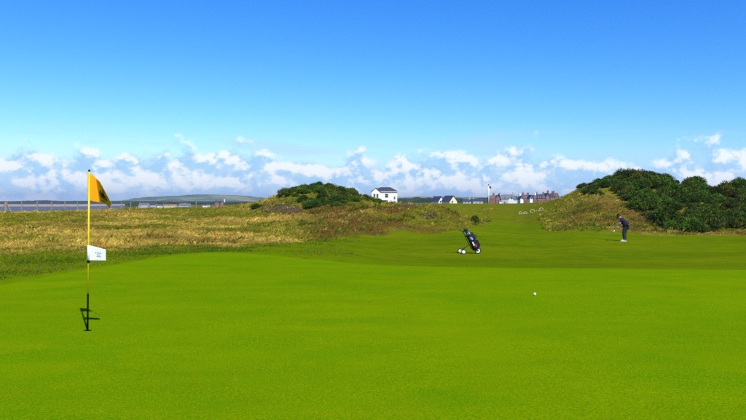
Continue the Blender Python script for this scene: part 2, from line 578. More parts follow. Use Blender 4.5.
def build_green():
    nA, nR = 640, 130
    th = np.linspace(-math.pi, math.pi, nA, endpoint=False)
    rim = green_radius(th)
    s = np.linspace(0, 1, nR) ** 1.6
    r = 0.054 + s[:, None] * (rim[None, :] - 0.054)
    x = HOLE.x + r * np.cos(th)[None, :]
    y = HOLE.y + r * np.sin(th)[None, :]
    z = height(x, y, False)
    z[-1] -= 0.03
    z[:-1] += 0.012
    v = np.stack([x, y, z], -1).reshape(-1, 3)
    i = np.arange(nR - 1)[:, None] * nA
    k = np.arange(nA)[None, :]
    k2 = (k + 1) % nA
    f = np.stack([i + k, i + nA + k, i + nA + k2, i + k2], -1).reshape(-1, 4)
    me = bpy.data.meshes.new('putting_green')
    me.from_pydata(v.tolist(), [], f.tolist())
    o = link('putting_green', me, M_GREEN, smooth=True)
    tag(o, kind='structure')
    return o


def straw_heath(x, y):
    """how dry and how heathery the rough is: patches with their own shape"""
    px, Y = bearing(x, y)
    n1 = fbm(x * .085, y * .19, 51, 4)
    n2 = fbm(x * .25, y * .3, 61, 4)
    left = 1 - smooth(px, 235, 330)
    band = np.exp(-((Y - 36) / 6.5) ** 2) * 1.1 + np.exp(-((Y - 55) / 2.4) ** 2) * .55 + np.exp(-((Y - 47) / 2.2) ** 2) * smooth(px, 110, 190) * .6
    straw = smooth(n1 * 1.5 + n2 * .8 + band * .24 * left, 1.22, 1.52)
    # pale dry crest behind the gorse and on the right-hand slope
    sl = np.exp(-((px - 590) / 32) ** 2) * smooth(Y, 62, 75) * .8
    straw = np.maximum(straw, smooth(n2 + sl * .35, .60, .85) * smooth(px, 500, 560) * .45)
    straw = np.maximum(straw, np.exp(-((px - 275) / 40) ** 2) * smooth(Y, 66, 80) * smooth(n2, .3, .6) * .6)
    mound = smooth(px, 275, 330) * (1 - smooth(px, 445, 470)) * smooth(Y, 38, 46) * (1 - smooth(Y, 66, 71))
    rslope = smooth(px, 548, 570) * smooth(Y, 49, 52) * (1 - smooth(Y, 66, 78))
    heath = np.clip(mound * smooth(n2, .28, .62) + rslope * smooth(n2, .35, .68) * .8, 0, 1)
    lefth = (1 - smooth(px, 230, 300)) * smooth(fbm(x * .12, y * .2, 71, 3), .55, .72) * .35
    heath = np.clip(heath + lefth, 0, 1)
    return straw * (1 - heath * .75), heath


def build_land():
    th = np.concatenate([np.linspace(-180, -56, 32, endpoint=False), np.linspace(-56, -32, 90, endpoint=False), np.linspace(-32, 32, 560, endpoint=False),
                         np.linspace(32, 56, 90, endpoint=False), np.linspace(56, 180, 32, endpoint=False)])
    th = np.radians(th)
    r = np.concatenate([[0.5], np.geomspace(2.0, 24, 44, endpoint=False), np.geomspace(24, 150, 270, endpoint=False), np.geomspace(150, 3200, 60)])
    nA, nR = len(th), len(r)
    X = r[:, None] * np.sin(th)[None, :]
    Y = r[:, None] * np.cos(th)[None, :]
    Z = height(X, Y)
    g = in_green(X, Y)
    Z = Z - g * 0.25
    rm = rough_mask(X, Y) * smooth(np.hypot(X, Y), 20, 26)
    st, he = straw_heath(X, Y)
    ga_ = np.arctan2(Y - HOLE.y, X - HOLE.x)
    fri = np.clip(1 - (np.hypot(X - HOLE.x, Y - HOLE.y) - green_radius(ga_)) / 7.0, 0, 1) ** 1.2
    bpx, bY = bearing(X, Y)
    semi = smooth(bY + (fbm(X * .15, Y * .15, 19, 3) - .5) * 26 + 16 * smooth(bpx, 505, 535), 76, 92) * (1 - smooth(bY, 300, 500)) * smooth(bpx, 380, 400) * .85
    v = np.stack([X, Y, Z], -1).reshape(-1, 3)
    i = np.arange(nR - 1)[:, None] * nA
    k = np.arange(nA)[None, :]
    k2 = (k + 1) % nA
    f = np.stack([i + k, i + nA + k, i + nA + k2, i + k2], -1)
    fr = (rm[:-1] + rm[1:]) * .5
    fr = (fr + np.roll(fr, -1, 1)) * .5
    cov = np.stack([rm, st, he, np.ones_like(rm)], -1).reshape(-1, 4)
    for name, sel in (('fairway', fr < .5), ('dunes', fr >= .5)):
        ff = f[sel]
        used, inv = np.unique(ff, return_inverse=True)
        vv = v[used]
        ff = inv.reshape(-1, 4)
        me = bpy.data.meshes.new(name)
        me.from_pydata(vv.tolist(), [], ff[:, ::-1].tolist())
        at_ = me.attributes.new('cover', 'FLOAT_COLOR', 'POINT')
        at_.data.foreach_set('color', cov[used].ravel().astype(np.float32))
        fa = me.attributes.new('fringe', 'FLOAT', 'POINT')
        fa.data.foreach_set('value', fri.reshape(-1)[used].astype(np.float32))
        sa = me.attributes.new('semi', 'FLOAT', 'POINT')
        sa.data.foreach_set('value', semi.reshape(-1)[used].astype(np.float32))
        me.update()
        if len(me.polygons) and me.polygons[0].normal.z < 0:
            me.flip_normals()
        tag(link(name, me, M_LAND, smooth=True), kind='structure')


build_green()
build_land()

# ------------------------------------------------------------------ sea, sandbank, far land
def sheet(name, pts, mat_, z):
    me = bpy.data.meshes.new(name)
    me.from_pydata([(x, y, z) for x, y in pts], [], [tuple(range(len(pts)))])
    if me.polygons and me.polygons[0].normal.z < 0:
        me.flip_normals()
    return tag(link(name, me, mat_), kind='structure')


SEA_Z = -6.0


def water_material():
    m = bpy.data.materials.new('sea_water')
    m.use_nodes = True
    t = NT(m.node_tree)
    out = t.n('ShaderNodeOutputMaterial')
    b = t.n('ShaderNodeBsdfPrincipled')
    t.put(out.inputs[0], b.outputs[0])
    b.inputs['Base Color'].default_value = (0.10, 0.125, 0.15, 1)
    b.inputs['Roughness'].default_value = 0.55
    b.inputs['Specular IOR Level'].default_value = 0.25
    b.inputs['IOR'].default_value = 1.33
    g = t.n('ShaderNodeNewGeometry')
    mp = t.n('ShaderNodeMapping')
    mp.inputs['Scale'].default_value = (0.25, 0.6, 1.0)
    t.put(mp.inputs['Vector'], g.outputs['Position'])
    bp = t.n('ShaderNodeBump')
    bp.inputs['Strength'].default_value = 0.7
    bp.inputs['Distance'].default_value = 0.6
    t.put(bp.inputs['Height'], t.noise(mp.outputs[0], 0.8, 5.0, 0.6))
    t.put(b.inputs['Normal'], bp.outputs[0])
    return m


M_SEA = water_material()
sheet('sea', [(-9000, -2500), (9000, -2500), (9000, 9000), (-9000, 9000)], M_SEA, SEA_Z)

M_SAND = mat('wet_sand', (0.46, 0.34, 0.19), 0.8, 0.1, 0.12, 0.02)
bank = []
for i in range(70):
    t = i / 69
    x = -2600 + 2150 * t
    bank.append((x, 1150 + 90 * math.sin(5.2 * t + 1) + 60 * math.sin(17 * t)))
for i in range(70):
    t = 1 - i / 69
    x = -2600 + 2150 * t
    bank.append((x, 2050 + 120 * math.sin(4.1 * t) + 50 * math.sin(13 * t + 2)))
sheet('sandbank', bank, M_SAND, SEA_Z + 0.25)


def far_material(name, cols, scale, hedge):
    m = bpy.data.materials.new(name)
    m.use_nodes = True
    t = NT(m.node_tree)
    out = t.n('ShaderNodeOutputMaterial')
    b = t.n('ShaderNodeBsdfDiffuse')
    t.put(out.inputs[0], b.outputs[0])
    g = t.n('ShaderNodeNewGeometry')
    vo = t.n('ShaderNodeTexVoronoi')
    vo.inputs['Scale'].default_value = scale
    t.put(vo.inputs['Vector'], g.outputs['Position'])
    sp = t.n('ShaderNodeSeparateColor')
    t.put(sp.inputs[0], vo.outputs['Color'])
    c = t.mix(t.sstep(sp.outputs[0], 0.2, 0.8), cols[0], cols[1])
    c = t.mix(t.sstep(sp.outputs[1], 0.70, 0.74), c, cols[2])
    nz = t.noise(g.outputs['Position'], scale * 1.3, 4.0, 0.6)
    c = t.mix(t.sstep(nz, 0.55, 0.62, 0, hedge), c, (0.022, 0.045, 0.020))
    t.put(b.inputs['Color'], c)
    return m


M_HILL = far_material('far_fields', ((0.06, 0.13, 0.03), (0.15, 0.22, 0.05), (0.26, 0.25, 0.09)), 0.005, 0.9)
M_WOOD = far_material('far_wood_canopy', ((0.016, 0.034, 0.014), (0.030, 0.055, 0.020), (0.04, 0.06, 0.02)), 0.05, 0.5)


def ridge(name, crest, Y0, Y1, Y2, zf, mat_, bump, nseed, step=2.0, rows=14, kind='structure', bscale=0.02):
    """a strip of rising land: foot at Y0, crest at Y1 with the photo rows given, back at Y2"""
    xs = np.arange(crest[0][0], crest[-1][0] + .1, step)
    cp = np.interp(xs, [c[0] for c in crest], [c[1] for c in crest])
    V, Fc = [], []
    ts = np.linspace(0, 1, rows)
    for t in ts:
        Y = Y0 + (Y1 - Y0) * t
        zc = EYE - (cp - HZ) * Y1 / F
        z = zf + (zc - zf) * (t * t * (3 - 2 * t)) ** .8
        x = (xs - 373) / F * Y
        n = fbm(x * bscale, np.full_like(x, Y) * bscale, nseed, 4) - .5
        z = z + n * bump * (t > 0)
        V += list(zip(x, np.full_like(x, Y), z))
    x = (xs - 373) / F * Y2
    V += list(zip(x, np.full_like(x, Y2), np.full_like(x, zf)))
    nx = len(xs)
    for r in range(rows):
        for k in range(nx - 1):
            Fc.append((r * nx + k, r * nx + k + 1, (r + 1) * nx + k + 1, (r + 1) * nx + k))
    me = bpy.data.meshes.new(name)
    me.from_pydata([tuple(map(float, p)) for p in V], [], Fc)
    if me.polygons[0].normal.z < 0:
        me.flip_normals()
    return tag(link(name, me, mat_, smooth=True), kind=kind)


ridge('far_hills', [(-500, 199), (-100, 201), (60, 202.5), (108, 202.5), (122, 200.8), (134, 198.6), (150, 197.2), (165, 196.2), (185, 195.7), (200, 195.6), (222, 195.2),
                    (236, 195.4), (247, 196.2), (262, 197.8), (280, 199), (320, 199), (398, 197.6), (415, 196.6), (440, 196.9), (470, 197.6), (520, 197), (640, 197), (1300, 195)],
      3600, 5200, 6400, -8, M_HILL, 22, 3, 2.0, 18, bscale=.006)
ridge('far_shore', [(-500, 201), (0, 201.3), (20, 200.9), (45, 200.3), (60, 200.9), (90, 200.9), (120, 200.9), (150, 201.0), (190, 201.2), (230, 201.4), (300, 202)],
      2150, 2700, 3300, -7, M_WOOD, 3.0, 9, .35, 12, bscale=.06)
tag(ridge('far_woodland', [(384, 199.5), (400, 198.6), (418, 197.6), (436, 198.2), (455, 198.6), (470, 199), (486, 198), (500, 198), (530, 199), (600, 198), (800, 198)],
          900, 960, 1040, -2, M_WOOD, 5.0, 13, .25, 8, bscale=.12),
    'dark blue-green wood in the distance behind the rooftops', 'wood', kind='stuff')
tag(ridge('far_scrub', [(125, 203.5), (140, 202.6), (150, 203.2), (165, 202.5), (180, 203.3), (200, 202.2), (215, 203), (232, 202), (260, 202), (300, 202)],
          980, 1020, 1070, -4, M_WOOD, 4.0, 17, .25, 8, bscale=.14),
    'low dark scrub and trees far behind the fence posts', 'scrub', kind='stuff')


# ------------------------------------------------------------------ plants
def leaf_material(name, transl=0.25, rough=0.6, spec=0.15):
    m = bpy.data.materials.new(name)
    m.use_nodes = True
    t = NT(m.node_tree)
    out = t.n('ShaderNodeOutputMaterial')
    b = t.n('ShaderNodeBsdfPrincipled')
    b.inputs['Roughness'].default_value = rough
    b.inputs['Specular IOR Level'].default_value = spec
    tr = t.n('ShaderNodeBsdfTranslucent')
    mx = t.n('ShaderNodeMixShader')
    mx.inputs[0].default_value = transl
    a = t.n('ShaderNodeAttribute')
    a.attribute_name = 'tint'
    t.put(b.inputs['Base Color'], a.outputs['Color'])
    t.put(tr.inputs['Color'], a.outputs['Color'])
    t.put(mx.inputs[1], b.outputs[0])
    t.put(mx.inputs[2], tr.outputs[0])
    t.put(out.inputs[0], mx.outputs[0])
    return m


M_BLADE = leaf_material('dry_grass_blade', 0.3, 0.7, 0.1)
M_LEAF = leaf_material('gorse_foliage', 0.12, 0.65, 0.12)


def tri_mesh(name, V, C, tris):
    """V (n,3), tris (m,3), C (n,3) vertex tint"""
    me = bpy.data.meshes.new(name)
    me.vertices.add(len(V))
    me.vertices.foreach_set('co', V.astype(np.float32).ravel())
    me.loops.add(len(tris) * 3)
    me.loops.foreach_set('vertex_index', tris.astype(np.int32).ravel())
    me.polygons.add(len(tris))
    me.polygons.foreach_set('loop_start', np.arange(0, len(tris) * 3, 3, dtype=np.int32))
    me.update(calc_edges=True)
    at_ = me.attributes.new('tint', 'FLOAT_COLOR', 'POINT')
    at_.data.foreach_set('color', np.concatenate([C, np.ones((len(C), 1))], 1).astype(np.float32).ravel())
    return me


def blades(px_, py_, pz_, hgt, wid, col, lean, per):
    """`per` grass blades at each tuft centre -> V, C, tris"""
    n = len(px_)
    N = n * per
    rep = lambda a: np.repeat(a, per)
    sp = rep(hgt) * .33
    bx = rep(px_) + RNG.normal(0, 1, N) * sp
    by = rep(py_) + RNG.normal(0, 1, N) * sp
    bz = rep(pz_) - .04
    h = rep(hgt) * RNG.uniform(.55, 1.15, N)
    w = rep(wid) * RNG.uniform(.6, 1.4, N)
    a = RNG.uniform(0, math.pi, N)
    la = RNG.uniform(0, 2 * math.pi, N)
    ll = h * RNG.uniform(.05, lean, N)
    dx, dy = np.cos(a) * w * .5, np.sin(a) * w * .5
    # prevailing wind bends the tips to the right, as it does the flag
    tx, ty = np.cos(la) * ll + h * .16, np.sin(la) * ll
    V = np.empty((N, 4, 3))
    V[:, 0] = np.stack([bx - dx, by - dy, bz], 1)
    V[:, 1] = np.stack([bx + dx, by + dy, bz], 1)
    V[:, 2] = np.stack([bx + tx * .35 + dx * .7, by + ty * .35 + dy * .7, bz + h * .6], 1)
    V[:, 3] = np.stack([bx + tx, by + ty, bz + h], 1)
    c = np.repeat(col * np.exp(RNG.normal(0, .28, (len(col), 1))), per, 0) * RNG.uniform(.6, 1.4, (N, 1)) * (1 + RNG.normal(0, .06, (N, 3)))
    C = np.repeat(np.clip(c, 0.003, .9), 4, 0)
    i = np.arange(N)[:, None] * 4
    T = np.concatenate([i + [0, 1, 2], i + [0, 2, 3]], 1).reshape(-1, 3)
    return V.reshape(-1, 3), C, T


def ground_row(x, y, z):
    return HZ + (EYE - z) * F / np.maximum(y, 1)


def gorse_zone(px, py):
    """0..1 where the right-hand thicket stands"""
    e = np.interp(px, [p[0] for p in GORSE_POLY], [p[1] for p in GORSE_POLY])
    return (px > 580) & (py < e)


def build_rough():
    n = 260000
    px = RNG.uniform(-90, 840, n)
    Y = np.exp(RNG.uniform(math.log(25.5), math.log(112), n))
    x = (px - 373) / F * Y
    z = height(x, Y)
    rm = rough_mask(x, Y)
    row = ground_row(x, Y, z)
    keep = (RNG.uniform(0, 1, n) < rm ** 1.5 * .9)
    keep &= ~(gorse_zone(px, row + 2) & (Y > 56) & (RNG.uniform(0, 1, n) < .82))
    cap_ = (px > 288) & (px < 382) & (row < np.interp(px, [288, 300, 307, 335, 345, 360, 376, 384], [195, 196, 203, 204, 198, 197, 199, 202]))
    keep &= ~(cap_ & (RNG.uniform(0, 1, n) < .5))
    clump = fbm(x * 1.3, Y * 1.3, 95, 2)
    keep &= RNG.uniform(.30, .56, n) < clump
    keep &= ~((px < 300) & (Y > 92) & (RNG.uniform(0, 1, n) < .5))
    px, Y, x, z = px[keep], Y[keep], x[keep], z[keep]
    st, he = straw_heath(x, Y)
    n2 = fbm(x * .5, Y * .5, 81, 3)
    n3 = fbm(x * 1.7, Y * 1.7, 91, 2)
    edge = smooth(Y - np.interp(px, _rx, _ry), 0.0, 4.0)
    h = (.075 + .085 * edge) * (.5 + .8 * n2) * (1 + .35 * st - .1 * he) * np.exp(RNG.normal(0, .28, len(x)))
    crest = smooth(Y, 66, 78) * (1 - smooth(px, 330, 380)) * smooth(px, 225, 255)
    h = h * (1 + .6 * crest)
    green = np.array([.135, .175, .005])
    olive = np.array([.335, .295, .018])
    strw = np.array([.66, .43, .07])
    brown = np.array([.215, .108, .020])
    k = smooth(n2 + (n3 - .5) * .5, .3, .7)[:, None]
    c = green * (1 - k) + olive * k
    s_ = np.clip(st * .95 + (n3 - .5) * .6, 0, 1)[:, None]
    c = c * (1 - s_) + strw * s_
    hh = np.clip(he * 1.45 + (n3 - .55) * .7 * (he > .05), 0, 1)[:, None]
    c = c * (1 - hh) + brown * hh
    # odd tussocks that stand up from the rest: dark green ones, and pale seeding ones
    pick = RNG.uniform(0, 1, len(x))
    patch_ = fbm(x * .45, Y * .45, 97, 2)
    dk = pick < .02 + (.20 + .14 * smooth(px, 250, 330)) * smooth(patch_, .52, .68)
    lt = (pick > .95 - .10 * smooth(patch_, .5, .35) * (1 - .7 * smooth(px, 480, 540))) & ~dk
    flat = .35 + .65 * smooth(px, 250, 330)          # the left-hand rough lies flatter
    h = h * np.where(dk, 1 + .6 * flat, np.where(lt, 1 + .35 * flat, 1.0)) * (.72 + .28 * smooth(px, 230, 320))
    c = np.where(dk[:, None], np.array([.065, .085, .004]) * (1 + .6 * k), c)
    c = np.where(lt[:, None], np.array([.40, .30, .05]), c)
    V, C, T = blades(x, Y, z, h, .00036 * Y, c, .9, 8)
    o = link('rough_grass', tri_mesh('rough_grass', V, C, T), M_BLADE)
    tag(o, 'long wind-bent rough grass, straw, olive and brown, on the dunes', 'grass', kind='stuff')


def build_heather():
    patches = [(281, 209, 20, 4.5, 2600), (428, 216, 9, 3.5, 600), (634, 207, 7, 3.5, 500), (410, 206, 16, 2.0, 700), (648, 217, 8, 2.5, 300)]
    X, Yy = [], []
    cand = 60000
    px = RNG.uniform(255, 660, cand)
    Y = RNG.uniform(52, 82, cand)
    x = (px - 373) / F * Y
    z = height(x, Y)
    row = ground_row(x, Y, z)
    for (cx, cy, rx, ry, cnt) in patches:
        d = ((px - cx) / rx) ** 2 + ((row - cy) / ry) ** 2 + (fbm(x * .8, Y * .8, 5, 3) - .5) * 1.6
        sel = np.where(d < 1)[0][:cnt]
        X.append(x[sel]); Yy.append(Y[sel])
    x, y = np.concatenate(X), np.concatenate(Yy)
    z = height(x, y)
    base = np.array([[.175, .105, .062]])
    c = np.repeat(base, len(x), 0) * RNG.uniform(.7, 1.3, (len(x), 1))
    V, C, T = blades(x, y, z + .05, RNG.uniform(.06, .17, len(x)), np.full(len(x), .035), c, 1.0, 9)
    o = link('heather', tri_mesh('heather', V, C, T), M_BLADE)
    tag(o, 'dull purple heather in low patches on the dune slopes', 'heather', kind='stuff')


def build_semi_rough():
    n = 60000
    px = RNG.uniform(-110, 360, n)
    Y = np.exp(RNG.uniform(math.log(12.5), math.log(50), n))
    x = (px - 373) / F * Y
    ga_ = np.arctan2(Y - HOLE.y, x - HOLE.x)
    out = np.hypot(x - HOLE.x, Y - HOLE.y) - green_radius(ga_)
    e = np.interp(px, _rx, _ry)
    keep = (out > .8) & (Y < e + 1.5) & (fbm(x * .5, Y * .5, 33, 3) + smooth(Y, e - 8, e) * .35 - smooth(px, 150, 330) * .28 > RNG.uniform(.25, .75, n))
    px, Y, x = px[keep], Y[keep], x[keep]
    z = height(x, Y)
    k = smooth(fbm(x * .4, Y * .4, 35, 3), .3, .7)[:, None]
    c = np.array([.055, .105, .003]) * (1 - k) + np.array([.17, .185, .006]) * k
    h = RNG.uniform(.035, .075, len(x)) * (1 + .6 * smooth(Y, np.interp(px, _rx, _ry) - 4, np.interp(px, _rx, _ry)))
    V, C, T = blades(x, Y, z + .025, h, .0005 * Y, c, .7, 5)
    o = link('semi_rough_grass', tri_mesh('semi_rough_grass', V, C, T), M_BLADE)
    tag(o, 'short tufty dark green grass between the green and the long rough', 'grass', kind='stuff')


build_rough()
build_semi_rough()
build_heather()


def bush_mesh(seed, n_leaf=2600, tall=.85):
    """a gorse bush about 1 m in radius: many spiky sprigs on a lumpy mound"""
    rg = np.random.default_rng(seed)
    bt = np.array([[rg.uniform(.75, 1.35), rg.uniform(.8, 1.2), rg.uniform(.7, 1.2)]])
    lobes = []
    for k in range(13):
        a = rg.uniform(0, 2 * math.pi)
        r = rg.uniform(0, .62) ** .8
        lobes.append((r * math.cos(a), r * math.sin(a), rg.uniform(.15, .62) * tall * (1.15 - r), rg.uniform(.28, .46)))
    V, C, T = [], [], []
    L = np.array(lobes)
    idx = rg.integers(0, len(L), n_leaf)
    d = rg.normal(0, 1, (n_leaf, 3))
    d[:, 2] = np.abs(d[:, 2]) * 1.1 - .25
    d /= np.linalg.norm(d, axis=1)[:, None]
    rad = L[idx, 3] * rg.uniform(.62, 1.06, n_leaf)
    P = L[idx, :3] + d * rad[:, None] * np.array([1, 1, .95])
    ok = P[:, 2] > -.12
    P, d, idx = P[ok], d[ok], idx[ok]
    n = len(P)
    up = d + rg.normal(0, .45, (n, 3)) + np.array([0, 0, .35])
    up /= np.linalg.norm(up, axis=1)[:, None]
    side = np.cross(up, rg.normal(0, 1, (n, 3)))
    side /= np.linalg.norm(side, axis=1)[:, None]
    ln = rg.uniform(.08, .20, n)[:, None]
    wd = rg.uniform(.028, .062, n)[:, None]
    V = np.empty((n, 4, 3))
    V[:, 0] = P - side * wd
    V[:, 1] = P + up * ln * .45 + np.cross(up, side) * wd * .5
    V[:, 2] = P + side * wd
    V[:, 3] = P + up * ln
    lt = rg.uniform(.0, 1.0, (len(L), 1))[idx]
    mixv = np.clip(lt ** 1.6 * .8 + rg.uniform(0, .4, (n, 1)), 0, 1)
    c = (np.array([.012, .034, .003]) * (1 - mixv) + np.array([.095, .180, .010]) * mixv) * bt
    c = c * rg.uniform(.6, 1.4, (n, 1))
    dead = rg.uniform(0, 1, (n, 1)) < .035
    c = np.where(dead, np.array([.13, .105, .045]), c)
    i = np.arange(n)[:, None] * 4
    T = np.concatenate([i + [0, 1, 3], i + [1, 2, 3]], 1).reshape(-1, 3)
    V, C = V.reshape(-1, 3), np.repeat(c, 4, 0)
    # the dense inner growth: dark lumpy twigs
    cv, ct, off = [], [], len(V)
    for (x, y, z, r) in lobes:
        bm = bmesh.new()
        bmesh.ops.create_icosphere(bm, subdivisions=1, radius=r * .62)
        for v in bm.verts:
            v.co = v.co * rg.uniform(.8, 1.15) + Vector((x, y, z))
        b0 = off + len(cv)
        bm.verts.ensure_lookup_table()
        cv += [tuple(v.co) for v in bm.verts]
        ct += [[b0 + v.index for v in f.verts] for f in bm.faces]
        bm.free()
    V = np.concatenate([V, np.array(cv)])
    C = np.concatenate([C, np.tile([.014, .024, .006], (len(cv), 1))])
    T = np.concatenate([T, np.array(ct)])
    me = tri_mesh('gorse_bush', V, C, T)
    me.materials.append(M_LEAF)
    return me


BUSH = [bush_mesh(100 + k) for k in range(12)]


def bush(loc, r, label, group=None, name='gorse_bush', squash=1.0, k=None):
    o = bpy.data.objects.new(name, random.choice(BUSH) if k is None else BUSH[k])
    COL.objects.link(o)
    o.location = loc
    o.rotation_euler = (0, 0, random.uniform(0, 6.28))
    o.scale = (r * random.uniform(.9, 1.15), r * random.uniform(.9, 1.15), r * squash)
    tag(o, label, 'bush', group)
    return o


def scatter(n, p0, p1, y0, y1):
    px, Y = RNG.uniform(p0, p1, n), RNG.uniform(y0, y1, n)
    x = (px - 373) / F * Y
    z = height(x, Y)
    return px, Y, x, z, ground_row(x, Y, z)


def build_gorse():
    # the thicket over the right-hand dune
    px, Y, x, z, row = scatter(14000, 579, 762, 54, 99)
    ok = gorse_zone(px, row)
    # bare grassy patches near the crest
    u = RNG.uniform(0, 1, len(px))
    ok &= ~((px > 668) & (px < 686) & (Y > 84) & (u < .95))
    ok &= ~((px > 700) & (px < 735) & (Y > 86) & (u < .8))
    ok &= ~((px < 622) & (fbm(x * .35, Y * .35, 3, 2) < .40 + .10 * (622 - px) / 40))
    placed = []
    for i in np.where(ok)[0]:
        r = random.choice((.75, .95, 1.1, 1.3, 1.5, 1.75)) * random.uniform(.9, 1.1) * (1 if px[i] > 618 else .66)
        if any((x[i] - a) ** 2 + (Y[i] - b) ** 2 < (.60 * (r + c)) ** 2 for a, b, c in placed):
            continue
        placed.append((x[i], Y[i], r))
        low = np.interp(px[i], [p[0] for p in GORSE_POLY], [p[1] for p in GORSE_POLY])
        vert = 'on the crest' if Y[i] > 86 else ('along the lower edge' if low - row[i] < 9 else 'in the middle')
        horiz = 'above the golfer' if px[i] < 640 else ('right of the golfer' if px[i] < 695 else 'near the right border')
        bush((x[i], Y[i], z[i] - .05), r, 'dark green gorse bush %s of the right-hand thicket, %s' % (vert, horiz), 'gorse thicket on the right-hand dune', squash=random.uniform(.75, 1.1))
        if len(placed) >= 215:
            break
    # the cap of gorse on the dune left of the white house
    px, Y, x, z, row = scatter(9000, 284, 380, 64, 86)
    top = np.interp(px, [284, 295, 320, 345, 375, 384], [193, 189, 185.5, 190.5, 200, 202])
    low = np.interp(px, [284, 292, 300, 307, 335, 345, 360, 376, 384], [196, 199, 202, 207, 208, 202, 201, 204, 205])
    ok = (row < low) & (row > top - 2) & (fbm(x * .5, Y * .5, 7, 2) > .40) & ~((px > 306) & (px < 326) & (row > 193) & (row < 200) & (RNG.uniform(0, 1, len(px)) < .9))
    placed = []
    for i in np.where(ok)[0]:
        r = random.uniform(.5, 1.05) * (1 if px[i] < 352 else .62)
        if any((x[i] - a) ** 2 + (Y[i] - b) ** 2 < (.52 * (r + c)) ** 2 for a, b, c in placed):
            continue
        placed.append((x[i], Y[i], r))
        where = 'at the left end' if px[i] < 305 else ('round the summit' if px[i] < 342 else 'on the shoulder nearest the white house')
        bush((x[i], Y[i], z[i] - .05), r, 'dark green gorse bush %s of the left-hand dune' % where, 'gorse on the dune beside the white house', squash=random.uniform(.8, 1.05))
        if len(placed) >= 92:
            break
    # bushes that stand alone
    bush(at(257, 73) - Vector((0, 0, .1)), .62, 'lone round green bush left of the purple heather patch', name='round_bush', squash=1.25, k=0)
    bush(at(475.5, 61) - Vector((0, 0, .08)), .52, 'small dark bush on the grassy bank above the golf trolley', name='round_bush', squash=1.5, k=1)
    bush(at(248, 70) - Vector((0, 0, .06)), .28, 'tiny dark bush just left of the lone round bush', name='round_bush', squash=1.0, k=2)
    bush(at(689.5, 93) - Vector((0, 0, .1)), .95, 'tall rounded gorse bush rising against the sky on the right-hand ridge', name='gorse_bush', squash=1.35, k=3)
    bush(at(699.5, 93) - Vector((0, 0, .1)), .75, 'smaller pointed gorse bush on the skyline right of the tallest one', name='gorse_bush', squash=1.3, k=4)


build_gorse()

# ------------------------------------------------------------------ fence along the shore
M_POST = mat('weathered_timber', (0.30, 0.25, 0.19), 0.85, 0.15, 0.25, 9, 0.4)
M_WIRE = mat('galvanised_wire', (0.35, 0.36, 0.37), 0.5, 0.4, metal=0.7)


def build_fence():
    root = empty('post_and_wire_fence', (-43.6, 90, H1(-43.6, 90)))
    tag(root, 'weathered timber post-and-wire fence running along the shore at left', 'fence')
    tops = []
    b0 = root.location
    for n in range(-5, 30):
        x, y = -43.6 + .4 * n, 90 + 3.3 * n
        if n == -1:
            x += .1
        z = H1(x, y)
        hgt = 1.30 + random.uniform(-.08, .08)
        if n == 18:
            hgt = 1.9
        w = .052 if n != -1 else .11
        lx, ly = random.uniform(-.05, .05), random.uniform(-.05, .05)
        m = MB()
        m.add([(-w, -w, -.4), (w, -w, -.4), (w, w, -.4), (-w, w, -.4), (lx - w, ly - w, hgt), (lx + w, ly - w, hgt), (lx + w, ly + w, hgt), (lx - w, ly + w, hgt), (lx, ly, hgt + .05)],
              [(0, 3, 2, 1), (0, 1, 5, 4), (1, 2, 6, 5), (2, 3, 7, 6), (3, 0, 4, 7), (4, 5, 8), (5, 6, 8), (6, 7, 8), (7, 4, 8)])
        m.build('post', M_POST, root, Vector((x, y, z)) - b0)
        if n == -1:
            for sx in (-1, 1):
                MB().tube([(sx * .75, sx * .1, -.3), (sx * .05, 0, 1.2)], .06, 6).build('strut', M_POST, root, Vector((x, y, z)) - b0)
        tops.append(Vector((x + lx * .5, y + ly * .5, z)) - b0)
    for hz in (.3, .6, .9, 1.2):
        m = MB()
        for a, b in zip(tops[:-1], tops[1:]):
            mid = (a + b) * .5
            m.tube([a + Vector((.08, 0, hz)), mid + Vector((.08, 0, hz - .03)), b + Vector((.08, 0, hz))], .008, 4, False)
        m.build('wire', M_WIRE, root)


build_fence()

# ------------------------------------------------------------------ buildings
M_WHITE = mat('white_render', (0.80, 0.79, 0.76), 0.85, 0.2, 0.05, .8)
M_CREAM = mat('cream_render', (0.72, 0.64, 0.44), 0.85, 0.2, 0.06, .8)
M_GREYW = mat('grey_render', (0.42, 0.42, 0.42), 0.85, 0.2, 0.08, .8)
M_BRICK = mat('red_sandstone', (0.25, 0.105, 0.085), 0.9, 0.1, 0.25, 1.2)
M_BROWN = mat('brown_sandstone', (0.17, 0.11, 0.09), 0.9, 0.1, 0.25, 1.2)
M_SLATE = mat('slate_roof', (0.055, 0.06, 0.08), 0.6, 0.3, 0.2, 1.5)
M_SLATE2 = mat('pale_slate_roof', (0.16, 0.17, 0.19), 0.6, 0.3, 0.2, 1.5)
M_TILE = mat('red_tile_roof', (0.16, 0.085, 0.07), 0.8, 0.2, 0.25, 1.5)
M_GLASS = mat('window_glass', (0.02, 0.025, 0.03), 0.1, 0.5)
M_TRIM = mat('white_trim', (0.78, 0.78, 0.76), 0.6, 0.3, 0.04, 3)
M_DOOR = mat('dark_door', (0.035, 0.03, 0.03), 0.5, 0.3)
M_ORANGE = mat('orange_sheet_roof', (0.50, 0.28, 0.12), 0.7, 0.2, 0.1, 1)


def slab(m, quad, t):
    q = [Vector(p) for p in quad]
    n = (q[1] - q[0]).cross(q[3] - q[0]).normalized()
    if n.z < 0:
        n = -n
    vs = q + [p - n * t for p in q]
    m.add(vs, [(0, 1, 2, 3), (7, 6, 5, 4), (0, 4, 5, 1), (1, 5, 6, 2), (2, 6, 7, 3), (3, 7, 4, 0)])


